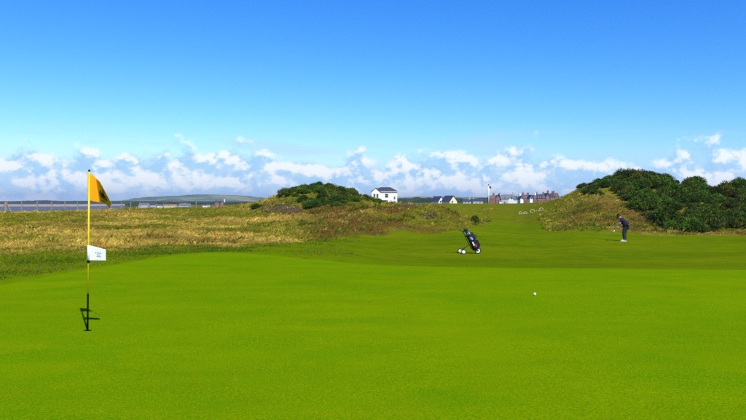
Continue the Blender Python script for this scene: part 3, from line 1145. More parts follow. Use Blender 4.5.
def add_window(parent, x, z, w, h, y, bars=True):
    fr = MB()
    t = .09
    fr.box(x - w / 2, x + w / 2, y - .06, y + .02, z, z + t)
    fr.box(x - w / 2, x + w / 2, y - .06, y + .02, z + h - t, z + h)
    fr.box(x - w / 2, x - w / 2 + t, y - .06, y + .02, z + t, z + h - t)
    fr.box(x + w / 2 - t, x + w / 2, y - .06, y + .02, z + t, z + h - t)
    if bars:
        fr.box(x - w / 2 + t, x + w / 2 - t, y - .05, y + .01, z + h * .5 - .03, z + h * .5 + .03)
    f = fr.build('window', M_TRIM, parent)
    MB().box(x - w / 2 + t, x + w / 2 - t, y - .03, y - .005, z + t, z + h - t).build('pane', M_GLASS, f)
    return f


def house(name, label, px0, px1, Y, eave, top, wall, roof, style='x', depth=8.0, wins=(), chims=(), group=None, base=None, cat='house', rz=0.0, door=None, trim=False):
    """front wall between photo columns px0 and px1 at distance Y; eave and ridge at the photo rows given"""
    w = (px1 - px0) / F * Y
    cx = ((px0 + px1) / 2 - 373) / F * Y
    zb = H1(cx, Y) - .3 if base is None else base
    he, hr = pz(Y, eave) - zb, pz(Y, top) - zb
    root = empty(name, (cx, Y, zb), rz)
    tag(root, label, cat, group)
    x0, x1, d = -w / 2, w / 2, depth
    ov = .3
    m = MB()
    if style == 'y':           # gable towards the viewer
        m.add([(x0, 0, -1), (x1, 0, -1), (x1, 0, he), (0, 0, hr), (x0, 0, he), (x0, d, -1), (x1, d, -1), (x1, d, he), (0, d, hr), (x0, d, he)],
              [(0, 1, 2, 3, 4), (6, 5, 9, 8, 7), (1, 6, 7, 2), (5, 0, 4, 9), (2, 7, 8, 3), (4, 3, 8, 9), (0, 5, 6, 1)])
    elif style == 'x':
        m.add([(x0, 0, -1), (x1, 0, -1), (x1, d, -1), (x0, d, -1), (x0, 0, he), (x1, 0, he), (x1, d, he), (x0, d, he), (x0, d / 2, hr), (x1, d / 2, hr)],
              [(0, 1, 5, 4), (2, 3, 7, 6), (1, 2, 6, 9, 5), (3, 0, 4, 8, 7), (4, 5, 9, 8), (6, 7, 8, 9), (0, 3, 2, 1)])
    else:
        m.box(x0, x1, 0, d, -1, he)
    m.build('wall', wall, root)
    r = MB()
    e = .08
    if style == 'y':
        sl = (hr - he) / (w / 2)
        slab(r, [(0, -ov, hr + e), (0, d + ov, hr + e), (x0 - ov, d + ov, he - ov * sl + e), (x0 - ov, -ov, he - ov * sl + e)], .14)
        slab(r, [(0.01, -ov, hr + e), (0.01, d + ov, hr + e), (x1 + ov, d + ov, he - ov * sl + e), (x1 + ov, -ov, he - ov * sl + e)], .14)
    elif style == 'x':
        sl = (hr - he) / (d / 2)
        slab(r, [(x0 - ov, d / 2, hr + e), (x1 + ov, d / 2, hr + e), (x1 + ov, -ov, he - ov * sl + e), (x0 - ov, -ov, he - ov * sl + e)], .14)
        slab(r, [(x0 - ov, d / 2 + .01, hr + e), (x1 + ov, d / 2 + .01, hr + e), (x1 + ov, d + ov, he - ov * sl + e), (x0 - ov, d + ov, he - ov * sl + e)], .14)
    else:
        i = min(w, d) * .5
        a = ov + .1
        r.add([(x0 - a, -a, he - .05), (x1 + a, -a, he - .05), (x1 + a, d + a, he - .05), (x0 - a, d + a, he - .05), (x0 + i * .9, d / 2, hr), (x1 - i * .62, d / 2, hr),
               (x0 - a, -a, he + .12), (x1 + a, -a, he + .12), (x1 + a, d + a, he + .12), (x0 - a, d + a, he + .12)],
              [(0, 3, 2, 1), (0, 1, 7, 6), (1, 2, 8, 7), (2, 3, 9, 8), (3, 0, 6, 9), (6, 7, 5, 4), (7, 8, 5), (8, 9, 4, 5), (9, 6, 4)])
    rf = r.build('roof', roof, root)
    for c in chims:
        cxp, cz0, ch, cw = c[:4]
        cm = MB()
        cy = d / 2 if style != 'y' else d * .6
        cm.box(cxp * w - cw / 2, cxp * w + cw / 2, cy - .45, cy + .45, hr - cz0, hr + ch)
        cm.box(cxp * w - cw / 2 - .08, cxp * w + cw / 2 + .08, cy - .53, cy + .53, hr + ch, hr + ch + .18)
        for k in (-.25, .25):
            cm.tube([(cxp * w + k * cw, cy, hr + ch + .18), (cxp * w + k * cw, cy, hr + ch + .65)], .14, 8)
        cm.build('chimney', c[4] if len(c) > 4 else wall, rf)
    for (fx, fz, ww, wh) in wins:
        add_window(root, fx * w, fz, ww, wh, 0)
    if door:
        fx, dw, dh = door
        dm = MB().box(fx * w - dw / 2, fx * w + dw / 2, -.05, .02, 0, dh).build('door', M_DOOR, root)
        MB().tube([(fx * w + dw * .35, -.06, 1.0), (fx * w + dw * .35, -.12, 1.0)], .04, 6).build('handle', M_WIRE, dm)
    return root


# the white two-storey house on the skyline
WH = house('white_house', 'large white two-storey house with dark hipped roof beyond the dunes', 370.8, 397.2, 300, 191.6, 186.9, M_WHITE, M_SLATE, 'hip', 9.0,
           wins=[(.10, 3.3, 1.5, 1.7), (.30, .4, 1.3, 1.5), (.40, 2.6, .8, 1.3), (.40, .5, .8, 1.2)],
           chims=())


def white_house_bay():
    w = (397.2 - 370.8) / F * 300
    he = pz(300, 191.6) - WH.location.z
    x0, x1 = -w / 2 + .25, -w / 2 + 4.0
    xm = (x0 + x1) / 2
    hr = he + 1.55
    m = MB()
    y0 = -1.3
    m.add([(x0, y0, -1), (x1, y0, -1), (x1, y0, he), (xm, y0, hr), (x0, y0, he), (x0, -.003, -1), (x1, -.003, -1), (x1, -.003, he), (xm, 3.2, hr), (x0, -.003, he)],
          [(0, 1, 2, 3, 4), (1, 6, 7, 2), (5, 0, 4, 9), (2, 7, 8, 3), (4, 3, 8, 9)])
    m.build('front_bay', M_WHITE, WH)
    r = MB()
    for sgn, xe in ((-1, x0), (1, x1)):
        e = Vector((xe + sgn * .3, 0, he - .2))
        slab(r, [(xm, y0 - .3, hr + .1), (xm, 3.2, hr + .1), (e.x, 3.2, e.z), (e.x, y0 - .3, e.z)], .14)
    r.build('bay_roof', M_SLATE, WH)
    for k in (-.62, .62):
        add_window(WH, xm + k, 3.2, .95, 1.75, y0)
        add_window(WH, xm + k, .5, .95, 1.6, y0)
    # arched dark porch
    pm = MB()
    px_ = .02 * w
    pm.box(px_ - 1.3, px_ + 1.3, -1.2, -.004, 2.15, 2.35)
    for k in (-1.2, 1.2):
        pm.box(px_ + k - .09, px_ + k + .09, -1.15, -.97, -.5, 2.15)
    pm.build('porch', M_SLATE2, WH)
    d = MB().box(px_ - .55, px_ + .55, -.07, -.004, -.2, 2.1).build('door', M_DOOR, WH)
    MB().tube([(px_ + .4, -.08, 1.0), (px_ + .4, -.14, 1.0)], .03, 6).build('handle', M_WIRE, d)
    g = MB()
    g.box(-w / 2 - .45, w / 2 + .45, -.5, -.42, he - .1, he + .08)
    g.build('gutter', M_TRIM, WH)


white_house_bay()

# two bungalows
house('bungalow', 'white-gabled bungalow with dark roof, the one nearer the white house', 438.0, 444.6, 330, 200.8, 196.3, M_WHITE, M_SLATE, 'y', 6.0, wins=[(-.18, 1.0, .8, 1.2)], chims=(), rz=R(27), group='bungalows')
house('bungalow', 'cream-gabled bungalow with wide dark roof left of the white pole', 449.0, 457.8, 320, 200.8, 195.6, M_CREAM, M_SLATE, 'y', 6.5, wins=[(-.15, 1.0, .9, 1.2)], chims=(), rz=R(27), group='bungalows')
house('cottage', 'low grey cottage with slate roof just left of the white pole', 463, 471, 410, 201.2, 199.2, M_GREYW, M_SLATE, 'x', 7, wins=[(-.2, .9, .9, 1.1), (.2, .9, .9, 1.1)], chims=[(.4, .4, .6, .7)])
house('cottage', 'low dark-roofed cottage close behind the white pole', 473, 483, 430, 200.8, 198.6, M_GREYW, M_SLATE, 'x', 7, wins=[(-.2, .9, .9, 1.1), (.2, .9, .9, 1.1)], chims=[(-.4, .4, .6, .7)])

W2 = [(-.25, 3.3, 1.0, 1.5), (.25, 3.3, 1.0, 1.5), (-.25, .6, 1.0, 1.5), (.25, .6, 1.0, 1.5)]
W1 = [(0, 3.3, 1.0, 1.5), (0, .6, 1.0, 1.5)]
G = 'town houses behind the rise'
house('town_house', 'red sandstone house with red roof at the left end of the terrace', 489.8, 495.2, 420, 198.6, 195.6, M_BRICK, M_TILE, 'x', 8, W2[:2], [(.42, .5, 1.1, 1.0)], G)
house('town_house', 'red sandstone house, second from the left end of the terrace', 495.6, 500.4, 425, 198.4, 195.2, M_BRICK, M_SLATE, 'y', 8, W1, [(.45, 1.6, .6, .9)], G)
house('shed', 'tiny white shed in front of the terrace under the grey roof', 499.4, 501.6, 400, 201.2, 200.5, M_WHITE, M_SLATE2, 'x', 3, (), (), None)
house('town_house', 'long pale-grey-roofed house in the middle of the terrace', 501.2, 515.6, 424, 199.0, 194.6, M_GREYW, M_SLATE2, 'x', 9, W2 + [(0, 3.3, 1.0, 1.5)], [(-.46, .5, .9, 1.1), (.44, .5, .9, 1.1)], G)
house('town_house', 'bright white gabled house in front of the pale grey roof', 508.2, 514.6, 402, 199.4, 196.4, M_WHITE, M_SLATE2, 'y', 8, W1[:1], (), G, rz=R(-20))
house('town_house', 'slate-roofed house right of the bright white gable', 516.2, 520.8, 424, 199.2, 196.2, M_GREYW, M_SLATE, 'x', 8, W1[:1], [(.4, .5, .8, .9)], G)
house('town_house', 'narrow white-fronted house with tall white chimney in the terrace', 520.4, 523.4, 410, 198.6, 195.6, M_WHITE, M_SLATE, 'y', 8, W1[:1], [(0, .4, .9, .9)], G)
house('town_house', 'red sandstone house with twin chimneys between two white houses', 523.8, 529.8, 420, 198.4, 194.8, M_BRICK, M_TILE, 'x', 8, W2[:2], [(-.42, .5, .9, 1.0), (.42, .5, .9, 1.0)], G)
house('town_house', 'narrow tall white gable in the right half of the terrace', 530.0, 532.8, 408, 198.0, 194.9, M_WHITE, M_SLATE, 'y', 8, W1[:1], (), G)
house('town_house', 'brown house with slate roof right of the narrow tall white gable', 533.2, 537.0, 422, 198.2, 195.0, M_BROWN, M_SLATE, 'x', 8, W1[:1], [(.4, .5, 1.1, .9, M_WHITE)], G)
house('town_house', 'red-brown house with two gables nearing the grassy slope', 537.4, 545.4, 424, 198.0, 194.2, M_BRICK, M_SLATE, 'x', 8, W2[:2], [(-.44, .5, .8, 1.0), (.44, .5, .9, 1.0)], G)
house('town_house', 'tall brown gabled house third from the right end of the terrace', 545.6, 550.2, 426, 197.4, 193.0, M_BROWN, M_TILE, 'y', 8, W1[:1], [(.4, 1.8, 1.2, .9)], G)
house('town_house', 'tall red-brown house second from the right end of the terrace', 550.4, 554.4, 428, 196.8, 193.4, M_BRICK, M_SLATE, 'x', 8, W1[:1], [(.4, .5, .9, .9)], G)
house('town_house', 'red-brown house at the right end of the terrace above the slope', 554.6, 558.8, 428, 196.6, 192.9, M_BROWN, M_TILE, 'x', 8, W1[:1], [(-.35, .5, .9, .9)], G)

# low buildings far behind the fence
ZB = -3.6
house('clubhouse_shed', 'long low cream building with orange roof far behind the fence', 162.2, 175.5, 640, 205.8, 204.6, M_CREAM, M_ORANGE, 'x', 9, [(-.3, 1.2, 1.6, 1.0), (0, 1.2, 1.6, 1.0), (.3, 1.2, 1.6, 1.0)], (), None, ZB, 'building')
house('clubhouse_shed', 'small white hut at the left end of the long cream building', 157.2, 161.9, 635, 205.8, 204.8, M_WHITE, M_SLATE2, 'x', 7, [(0, 1.2, 1.4, 1.0)], (), None, ZB, 'building')
house('barn', 'grey barn with pale roof left of the long cream building', 138.5, 147.5, 680, 205.0, 203.2, M_GREYW, M_SLATE2, 'x', 10, (), (), None, ZB, 'building')
house('barn', 'grey barn with dark roof between the pale barn and white hut', 148.5, 156.0, 700, 205.0, 203.4, M_GREYW, M_SLATE, 'x', 10, (), (), None, ZB, 'building')
house('barn', 'low grey building right of the long cream building', 178.5, 189.0, 700, 205.4, 203.6, M_GREYW, M_SLATE2, 'x', 9, (), (), None, ZB, 'building')
house('cottage', 'small white cottage beside the tall fence post', 202.8, 208.2, 620, 205.2, 203.8, M_WHITE, M_SLATE, 'x', 7, [(0, 1.2, 1.0, 1.0)], (), None, ZB, 'building')
house('brick_house', 'dark red brick house with white gable left of the dune foot', 214.6, 219.4, 600, 202.6, 200.9, M_BRICK, M_SLATE, 'x', 8, W1, [(-.4, .4, .7, .8)], None, ZB, 'building')
house('brick_house', 'white-edged red brick house right beside the dark brick one', 220.0, 224.2, 602, 202.8, 200.8, M_BROWN, M_TILE, 'y', 8, W1, [(.3, 1.2, .9, .8, M_WHITE)], None, ZB, 'building')


# white pole with its small dark flag
def build_pole():
    p = at(488.6, 138)
    root = empty('flagpole', p)
    tag(root, 'tall white pole with small dark flag on the grassy rise', 'flagpole')
    top = pz(138, 185.4) - p.z
    MB().tube([(0, 0, -.2), (0, 0, top)], [.11, .085], 10).build('pole', M_TRIM, root, smooth=True)
    MB().lathe([(0.001, .16), (.1, .1), (.13, 0), (.1, -.1), (.001, -.12)], n=10, origin=(0, 0, top + .1)).build('finial', M_DOOR, root, smooth=True)
    fl = MB()
    for i in range(7):
        for z in (0, -.38):
            fl.v.append((.07 + i * .07, .05 * math.sin(i * 1.4), top - .08 + z - i * .03))
    fl.f = [(2 * i, 2 * i + 2, 2 * i + 3, 2 * i + 1) for i in range(6)]
    f = fl.build('flag', M_DOOR, root)
    sm = f.modifiers.new('thickness', 'SOLIDIFY')
    sm.thickness = .012


build_pole()


# four white hoop rails on the bank
def build_hoops():
    spec = [(520.6, 93, 215.6, 3.6, 3.4, 'the leftmost'), (525.4, 92, 214.6, 4.0, 2.6, 'second from the left'), (532.6, 91, 213.9, 4.6, 4.0, 'second from the right'), (541.4, 90, 212.7, 4.2, 3.6, 'the rightmost')]
    for (px, Y, py, w, h, which) in spec:
        p = at(px, Y)
        root = empty('white_hoop', p)
        tag(root, 'low white metal hoop rail on the green bank, %s of the four' % which, 'hoop rail', 'white hoop rails on the bank')
        W_, H_ = .85 * w / F * Y, .78 * h / F * Y
        pts = [(-W_ / 2, 0, -.15)]
        for k in range(9):
            a = math.pi * (1 - k / 8)
            pts.append((math.cos(a) * W_ / 2 * (.75 + .25 * abs(math.cos(a))), .1 * math.sin(a), H_ * .55 + math.sin(a) * H_ * .45))
        pts.append((W_ / 2, 0, -.15))
        MB().tube(pts, .017, 7).build('rail', M_TRIM, root, smooth=True)
        MB().tube([(-W_ / 2, 0, .05), (W_ / 2, 0, .05)], .013, 6).build('bottom_rail', M_TRIM, root)


build_hoops()

# ------------------------------------------------------------------ flagstick
M_YEL = mat('yellow_painted_pole', (0.80, 0.60, 0.012), 0.4, 0.4)
M_BLK = mat('black_painted_pole', (0.003, 0.003, 0.003), 0.7, 0.08)
M_CUP = mat('white_cup_liner', (0.6, 0.6, 0.58), 0.6, 0.3)
M_INK = mat('flag_ink', (0.030, 0.024, 0.016), 0.9, 0.0)
M_TEXT = mat('printed_text', (0.10, 0.10, 0.13), 0.9, 0.0)


def cloth_material(name, c, transl):
    m = bpy.data.materials.new(name)
    m.use_nodes = True
    t = NT(m.node_tree)
    out = t.n('ShaderNodeOutputMaterial')
    b = t.n('ShaderNodeBsdfPrincipled')
    b.inputs['Roughness'].default_value = .8
    b.inputs['Specular IOR Level'].default_value = .1
    tr = t.n('ShaderNodeBsdfTranslucent')
    tc = t.n('ShaderNodeTexCoord')
    nz = t.noise(tc.outputs['Object'], 400, 2.0)
    col = t.mix(t.sstep(nz, .3, .7), tuple(x * .93 for x in c), tuple(min(1, x * 1.05) for x in c))
    t.put(b.inputs['Base Color'], col)
    t.put(tr.inputs['Color'], col)
    mx = t.n('ShaderNodeMixShader')
    mx.inputs[0].default_value = transl
    t.put(mx.inputs[1], b.outputs[0])
    t.put(mx.inputs[2], tr.outputs[0])
    t.put(out.inputs[0], mx.outputs[0])
    return m


M_FLAG = cloth_material('orange_flag_cloth', (0.80, 0.36, 0.006), .12)
M_MARK = cloth_material('white_flag_cloth', (0.82, 0.82, 0.82), .12)
PXM = HOLE.y / F           # metres per photo pixel at the flagstick
TILT = Vector((2.4 * PXM, 0, 160 * PXM)).normalized()


def stick(h):
    return TILT * (h / TILT.z)


def build_flagstick():
    base = Vector((HOLE.x, HOLE.y, H1(HOLE.x, HOLE.y) + .012))
    root = empty('flagstick', base)
    tag(root, 'yellow and black golf flagstick standing in the hole, orange flag at its top', 'flagstick')
    hb, ht = 37 * PXM, 160 * PXM
    MB().tube([stick(-.10), stick(hb)], .0125, 14).build('lower_pole', M_BLK, root, smooth=True)
    MB().tube([stick(hb), stick(ht)], [.0115, .0105], 14).build('upper_pole', M_YEL, root, smooth=True)
    MB().lathe([(.0112, -.012), (.0135, -.008), (.0135, .006), (.009, .014), (.0005, .017)], n=14, origin=stick(ht)).build('cap', M_BLK, root, smooth=True)

    # main flag: hung from the pole, blown right and drooping; grid over (u along fly, v down hoist)
    def surf(u, v):
        # outline in photo pixels from the pole top
        top = np.interp(u, [0, .25, .5, .75, 1], [0, 6, 12, 16.5, 22.5]), np.interp(u, [0, .25, .5, .75, 1], [.5, 4.2, 10, 19, 31])
        bot = np.interp(u, [0, .3, .5, .75, 1], [-.3, 7, 11.5, 17, 21.5]), np.interp(u, [0, .3, .5, .75, 1], [28.5, 30.3, 31, 31.5, 36.5])
        x = top[0] * (1 - v) + bot[0] * v
        z = top[1] * (1 - v) + bot[1] * v
        # the hoist half lies flat to the sun, then the cloth folds and the fly half swings towards the viewer
        uc = .34 + .18 * v
        fold = .05 * min(u, uc) / uc - 2.3 * max(0.0, u - uc) * (22 * PXM) + math.sin(u * 17 + v * 2.6) * .010 * u
        return Vector((x * PXM + .012 - fold * .39, fold, ht - .012 - z * PXM))

    nu, nv = 44, 30
    V = [surf(i / (nu - 1), j / (nv - 1)) for j in range(nv) for i in range(nu)]
    Fc = [(j * nu + i, j * nu + i + 1, (j + 1) * nu + i + 1, (j + 1) * nu + i) for j in range(nv - 1) for i in range(nu - 1)]
    me = bpy.data.meshes.new('flag')
    me.from_pydata([tuple(p) for p in V], [], Fc)
    fl = link('flag', me, M_FLAG, root, smooth=True)
    fl["label"] = 'orange cloth flag with a dark printed crest'
    sm = fl.modifiers.new('thickness', 'SOLIDIFY')
    sm.thickness = .002
    # dark crest printed on the fly half: shield with a wreath of strokes, laid on the cloth
    def patch(name, f, n=18, m_=3):
        vs, fs = [], []
        for a in range(n):
            for b in range(m_):
                u, v = f(a / (n - 1), b / (m_ - 1))
                p = surf(u, v)
                e = 1e-3
                nrm = (surf(u + e, v) - p).cross(surf(u, v + e) - p).normalized()
                if nrm.y > 0:
                    nrm = -nrm
                vs.append(p + nrm * .0035)
        for a in range(n - 1):
            for b in range(m_ - 1):
                fs.append((a * m_ + b, a * m_ + b + 1, (a + 1) * m_ + b + 1, (a + 1) * m_ + b))
        me_ = bpy.data.meshes.new(name)
        me_.from_pydata([tuple(p) for p in vs], [], fs)
        return link(name, me_, M_INK, fl)

    CU, CV = .68, .50

    def ring(r0, r1, a0, a1, sx=.19, sy=.24):
        def f(s, t):
            a = a0 + (a1 - a0) * s
            r = r0 + (r1 - r0) * t
            return CU + math.cos(a) * r * sx, CV + math.sin(a) * r * sy
        return f

    patch('crest', ring(.0, .58, 0, 2 * math.pi), 22, 4)
    patch('crest_wreath', ring(.72, .96, -.7, math.pi + .7), 26, 3)
    patch('crest_scroll', lambda s, t: (CU + (s - .5) * .26, CV + .30 + .05 * math.sin(s * math.pi) + t * .045), 16, 3)
    patch('crest_crown', lambda s, t: (CU + (s - .5) * .12, CV - .29 + t * .12 * (1 - .5 * abs(math.sin(s * 9)))), 12, 3)

    # white marker flag half-way down
    zt, zb = (331 - 245.7) * PXM, (331 - 261.2) * PXM

    def ms(u, v):
        top = zt - u * 4.2 * PXM
        z = top * (1 - v) + zb * v
        return Vector((.010 + stick((zt + zb) / 2).x + u * 17 * PXM - .2 * PXM * v, .012 * math.sin(u * 5 + v) * u, z))

    nu, nv = 20, 12
    V = [ms(i / (nu - 1), j / (nv - 1)) for j in range(nv) for i in range(nu)]
    Fc = [(j * nu + i, j * nu + i + 1, (j + 1) * nu + i + 1, (j + 1) * nu + i) for j in range(nv - 1) for i in range(nu - 1)]
    me = bpy.data.meshes.new('marker_flag')
    me.from_pydata([tuple(p) for p in V], [], Fc)
    mf = link('marker_flag', me, M_MARK, root, smooth=True)
    mf["label"] = 'small white flag with lines of dark print, part way up the pole'
    sm = mf.modifiers.new('thickness', 'SOLIDIFY')
    sm.thickness = .002
    MB().lathe([(.0128, -.02), (.0165, -.018), (.0165, .018), (.0128, .02)], n=14, origin=stick(zb - .01)).build('collar', M_BLK, root, smooth=True)
    MB().lathe([(.0118, -.1), (.0150, -.1), (.0150, .1), (.0118, .1)], n=14, origin=stick((zt + zb) / 2)).build('flag_sleeve', M_MARK, root, smooth=True)
    # tiny illegible print: a mark and three broken lines
    rows_ = [(.38, [(.36, .43), (.46, .50), (.52, .60), (.62, .66), (.68, .74)]), (.52, [(.47, .53), (.55, .58), (.60, .66)]), (.65, [(.46, .50), (.52, .57), (.59, .63), (.65, .72)])]
    for v0, words in rows_:
        vs, fs = [], []
        for (a, b) in words:
            k = len(vs)
            for (u, v) in ((a, v0), (b, v0), (b, v0 + .055), (a, v0 + .055)):
                vs.append(tuple(ms(u, v) + Vector((0, -.0035, 0))))
            fs.append((k, k + 3, k + 2, k + 1))
        me = bpy.data.meshes.new('printed_line')
        me.from_pydata(vs, [], fs)
        link('printed_line', me, M_TEXT, mf)
    return base


FB = build_flagstick()
cup = MB().lathe([(.0505, .0), (.0535, .0), (.0535, -.14), (.002, -.14), (.002, -.136), (.0505, -.136), (.0505, .0)], n=32, origin=(0, 0, -.022)).build('hole_cup', M_CUP, None, FB, smooth=False)
tag(cup, 'round white-lined hole cut in the green at the foot of the flagstick', 'hole')

# ------------------------------------------------------------------ ball on the green
M_BALL = mat('white_ball', (0.86, 0.86, 0.84), 0.35, 0.5)


def build_ball():
    bx, by = (535 - 373) / F * 13.0, 13.0
    bm = bmesh.new()
    bmesh.ops.create_icosphere(bm, subdivisions=5, radius=.0235)
    # dimples
    dirs = []
    for i in range(220):
        z = 1 - 2 * (i + .5) / 220
        a = i * 2.399963
        dirs.append((math.sqrt(1 - z * z) * math.cos(a), math.sqrt(1 - z * z) * math.sin(a), z))
    D = np.array(dirs)
    for v in bm.verts:
        n = np.array(v.co.normalized())
        c = (D @ n).max()
        ang = math.acos(min(1, c))
        if ang < .105:
            v.co *= 1 - .018 * (1 - (ang / .105) ** 2)
    me = bpy.data.meshes.new('golf_ball')
    bm.to_mesh(me)
    bm.free()
    o = link('golf_ball', me, M_BALL, None, (bx, by, H1(bx, by) + .012 + .023), True)
    tag(o, 'white golf ball lying on the putting green', 'golf ball')


build_ball()

# ------------------------------------------------------------------ trolley and bag
M_ALU = mat('black_trolley_frame', (0.02, 0.02, 0.022), 0.35, 0.5)
M_TYRE = mat('black_tyre', (0.012, 0.012, 0.012), 0.8, 0.2)
M_RIM = mat('white_wheel_disc', (0.80, 0.80, 0.80), 0.35, 0.5)
M_BAG = mat('black_bag_fabric', (0.010, 0.010, 0.014), 0.6, 0.3, 0.2, 20, .3)
M_BAGB = mat('navy_bag_panel', (0.022, 0.028, 0.055), 0.6, 0.3, 0.2, 20, .3)
M_BAGW = mat('white_bag_panel', (0.70, 0.70, 0.74), 0.6, 0.3)
M_BAGR = mat('red_bag_panel', (0.45, 0.02, 0.06), 0.6, 0.3)
M_STEEL = mat('chromed_steel', (0.62, 0.63, 0.65), 0.25, 0.5, metal=1.0)
M_GRIP = mat('rubber_grip', (0.012, 0.012, 0.012), 0.8, 0.2)


def wheel(parent, c, r, w):
    m = MB().lathe([(r * .72, -w), (r * .93, -w), (r, -w * .5), (r, w * .5), (r * .93, w), (r * .72, w), (r * .70, 0), (r * .72, -w)], 'Y', 28, c)
    o = m.build('wheel', M_TYRE, parent, smooth=True)
    h = MB().lathe([(.004, -w * 1.05), (r * .25, -w * 1.05), (r * .66, -w * .7), (r * .74, -w * .75), (r * .74, w * .75), (r * .66, w * .7), (r * .25, w * 1.05), (.004, w * 1.05)], 'Y', 28, c)
    h.build('rim', M_RIM, o, smooth=True)
    return o


TP = at(471, 33)


def build_trolley():
    root = empty('golf_trolley', TP)
    tag(root, 'three-wheeled golf trolley with white wheels standing on the fairway', 'trolley')
    wheel(root, (.31, -.02, .145), .145, .035)
    wheel(root, (-.37, -.33, .11), .11, .03)
    wheel(root, (-.45, .33, .11), .11, .03)
    MB().tube([(-.37, -.30, .11), (-.41, 0, .15), (-.45, .30, .11)], .014, 8).build('axle', M_ALU, root, smooth=True)
    for y in (-.055, .055):
        MB().tube([(.31, y - .02, .145), (.27, y, .20), (.20, y * .8, .17)], .013, 8).build('fork', M_ALU, root, smooth=True)
    MB().tube([(.24, 0, .17), (.02, 0, .22), (-.10, 0, .45), (-.33, 0, .93), (-.40, 0, 1.02)], .018, 10).build('main_tube', M_ALU, root, smooth=True)
    for sy in (-1, 1):
        MB().tube([(-.08, 0, .42), (-.41 + .04 * -sy * -1 * 0, sy * .16, .17)], .013, 8).build('strut', M_ALU, root, smooth=True)
    h = MB().tube([(-.40, 0, 1.02), (-.46, 0, 1.06), (-.50, -.10, 1.07), (-.50, .10, 1.07), (-.46, 0, 1.06)], .014, 8).build('handle', M_ALU, root, smooth=True)
    MB().tube([(-.50, -.15, 1.07), (-.50, .15, 1.07)], .021, 10).build('grip', M_GRIP, h, smooth=True)
    MB().box(-.40, -.30, -.05, .05, .98, 1.05).build('console', M_ALU, root, bevel=.01)
    for (x, z) in ((.17, .33), (-.14, .82)):
        pts = [(x + .1, .15, z + .05), (x - .03, .14, z - .02), (x - .07, 0, z - .04), (x - .03, -.14, z - .02), (x + .1, -.15, z + .05)]
        MB().tube(pts, .012, 8).build('bag_cradle', M_ALU, root, smooth=True)
    MB().box(.12, .36, -.11, .11, .155, .185).build('bag_plate', M_ALU, root, bevel=.008)


def build_bag():
    root = empty('golf_bag', TP + Vector((.24, 0, .20)))
    root.rotation_euler = (0, R(-25), 0)
    root.scale = (1.28, 1.28, .96)
    tag(root, 'black golf bag with red and white panels strapped on the trolley', 'golf bag')
    L = .80
    prof = [(.002, 0), (.115, 0), (.130, .02), (.128, .25), (.122, .5), (.125, .70), (.138, L), (.130, L + .02), (.11, L - .01), (.105, .55), (.002, .5)]
    MB().lathe(prof, n=24).build('body', M_BAG, root, smooth=True)
    MB().lathe([(.139, L - .06), (.149, L - .05), (.150, L), (.139, L + .012)], n=24).build('collar', M_BAGB, root, smooth=True)
    MB().box(.07, .19, -.085, .085, .05, .40).build('ball_pocket', M_BAG, root, bevel=.025)
    MB().box(-.075, .075, -.19, -.105, .10, .45).build('side_pocket', M_BAG, root, bevel=.03)
    MB().box(-.085, .085, .105, .17, .10, .62).build('side_pocket', M_BAG, root, bevel=.03)
    MB().box(.09, .165, -.07, .07, .44, .66).build('upper_pocket', M_BAGB, root, bevel=.025)
    for (x0, x1, z0, z1, m_) in ((-.05, -.005, .22, .42, M_BAGW), (.0, .055, .12, .28, M_BAGR), (-.05, -.01, .13, .20, M_BAGB)):
        MB().box(x0, x1, -.198, -.187, z0, z1).build('panel', m_, root, bevel=.003)
    MB().box(-.045, .03, -.135, -.112, .50, .68).build('logo_panel', M_BAGW, root, bevel=.008)
    MB().tube([(.0, -.14, .74), (.04, -.20, .60), (.05, -.21, .50), (.02, -.18, .43)], .017, 8).build('strap', M_BAGB, root, smooth=True)
    MB().tube([(.14, 0, .70), (.20, 0, .64), (.20, 0, .54), (.16, 0, .48)], .013, 8).build('carry_handle', M_BAG, root, smooth=True)
    # clubs standing in the bag
    rot = Matrix.Rotation(R(-25), 4, 'Y')
    spots = [(-.07, -.04, 'wood', .98), (-.02, .06, 'wood', .95), (.05, -.05, 'iron', .88), (.06, .04, 'iron', .87), (-.05, .02, 'iron', .86), (.0, -.07, 'iron', .85), (.02, .0, 'iron', .88)]
    words = {'wood': ['golf wood under a black head cover, tallest in the bag', 'golf wood under a dark head cover at the far side of the bag']}
    wi = 0
    for (x, y, kind, ln) in spots:
        c = empty('golf_club', root.location + rot @ Vector((x, y, .52)))
        c.rotation_euler = (random.uniform(-.05, .05), R(-25) + random.uniform(-.06, .06), random.uniform(-.6, .6))
        top = ln - .52
        MB().tube([(0, 0, 0), (0, 0, top)], .0065, 8).build('shaft', M_STEEL, c, smooth=True)
        if kind == 'wood':
            hm = MB().lathe([(.01, -.16), (.03, -.12), (.034, -.03), (.052, .0), (.058, .05), (.04, .10), (.002, .115)], n=14, origin=(-.012, 0, top))
            hm.build('head_cover', M_BAG if wi == 0 else M_BAGB, c, smooth=True)
            tag(c, words['wood'][wi], 'golf club', 'clubs in the golf bag')
            wi += 1
        else:
            hm = MB()
            hm.add([(0, -.008, top - .03), (0, .008, top - .03), (-.075, .006, top + .055), (-.075, -.006, top + .055), (-.085, -.006, top + .0), (-.085, .006, top + .0), (-.012, .010, top - .05), (-.012, -.010, top - .05)],
                   [(0, 1, 2, 3), (3, 2, 5, 4), (4, 5, 6, 7), (7, 6, 1, 0), (0, 3, 4, 7), (1, 6, 5, 2)])
            hm.build('club_head', M_STEEL, c)
            tag(c, 'steel golf iron in the bag, its head bare beside the covered woods', 'golf club', 'clubs in the golf bag')


build_trolley()
build_bag()

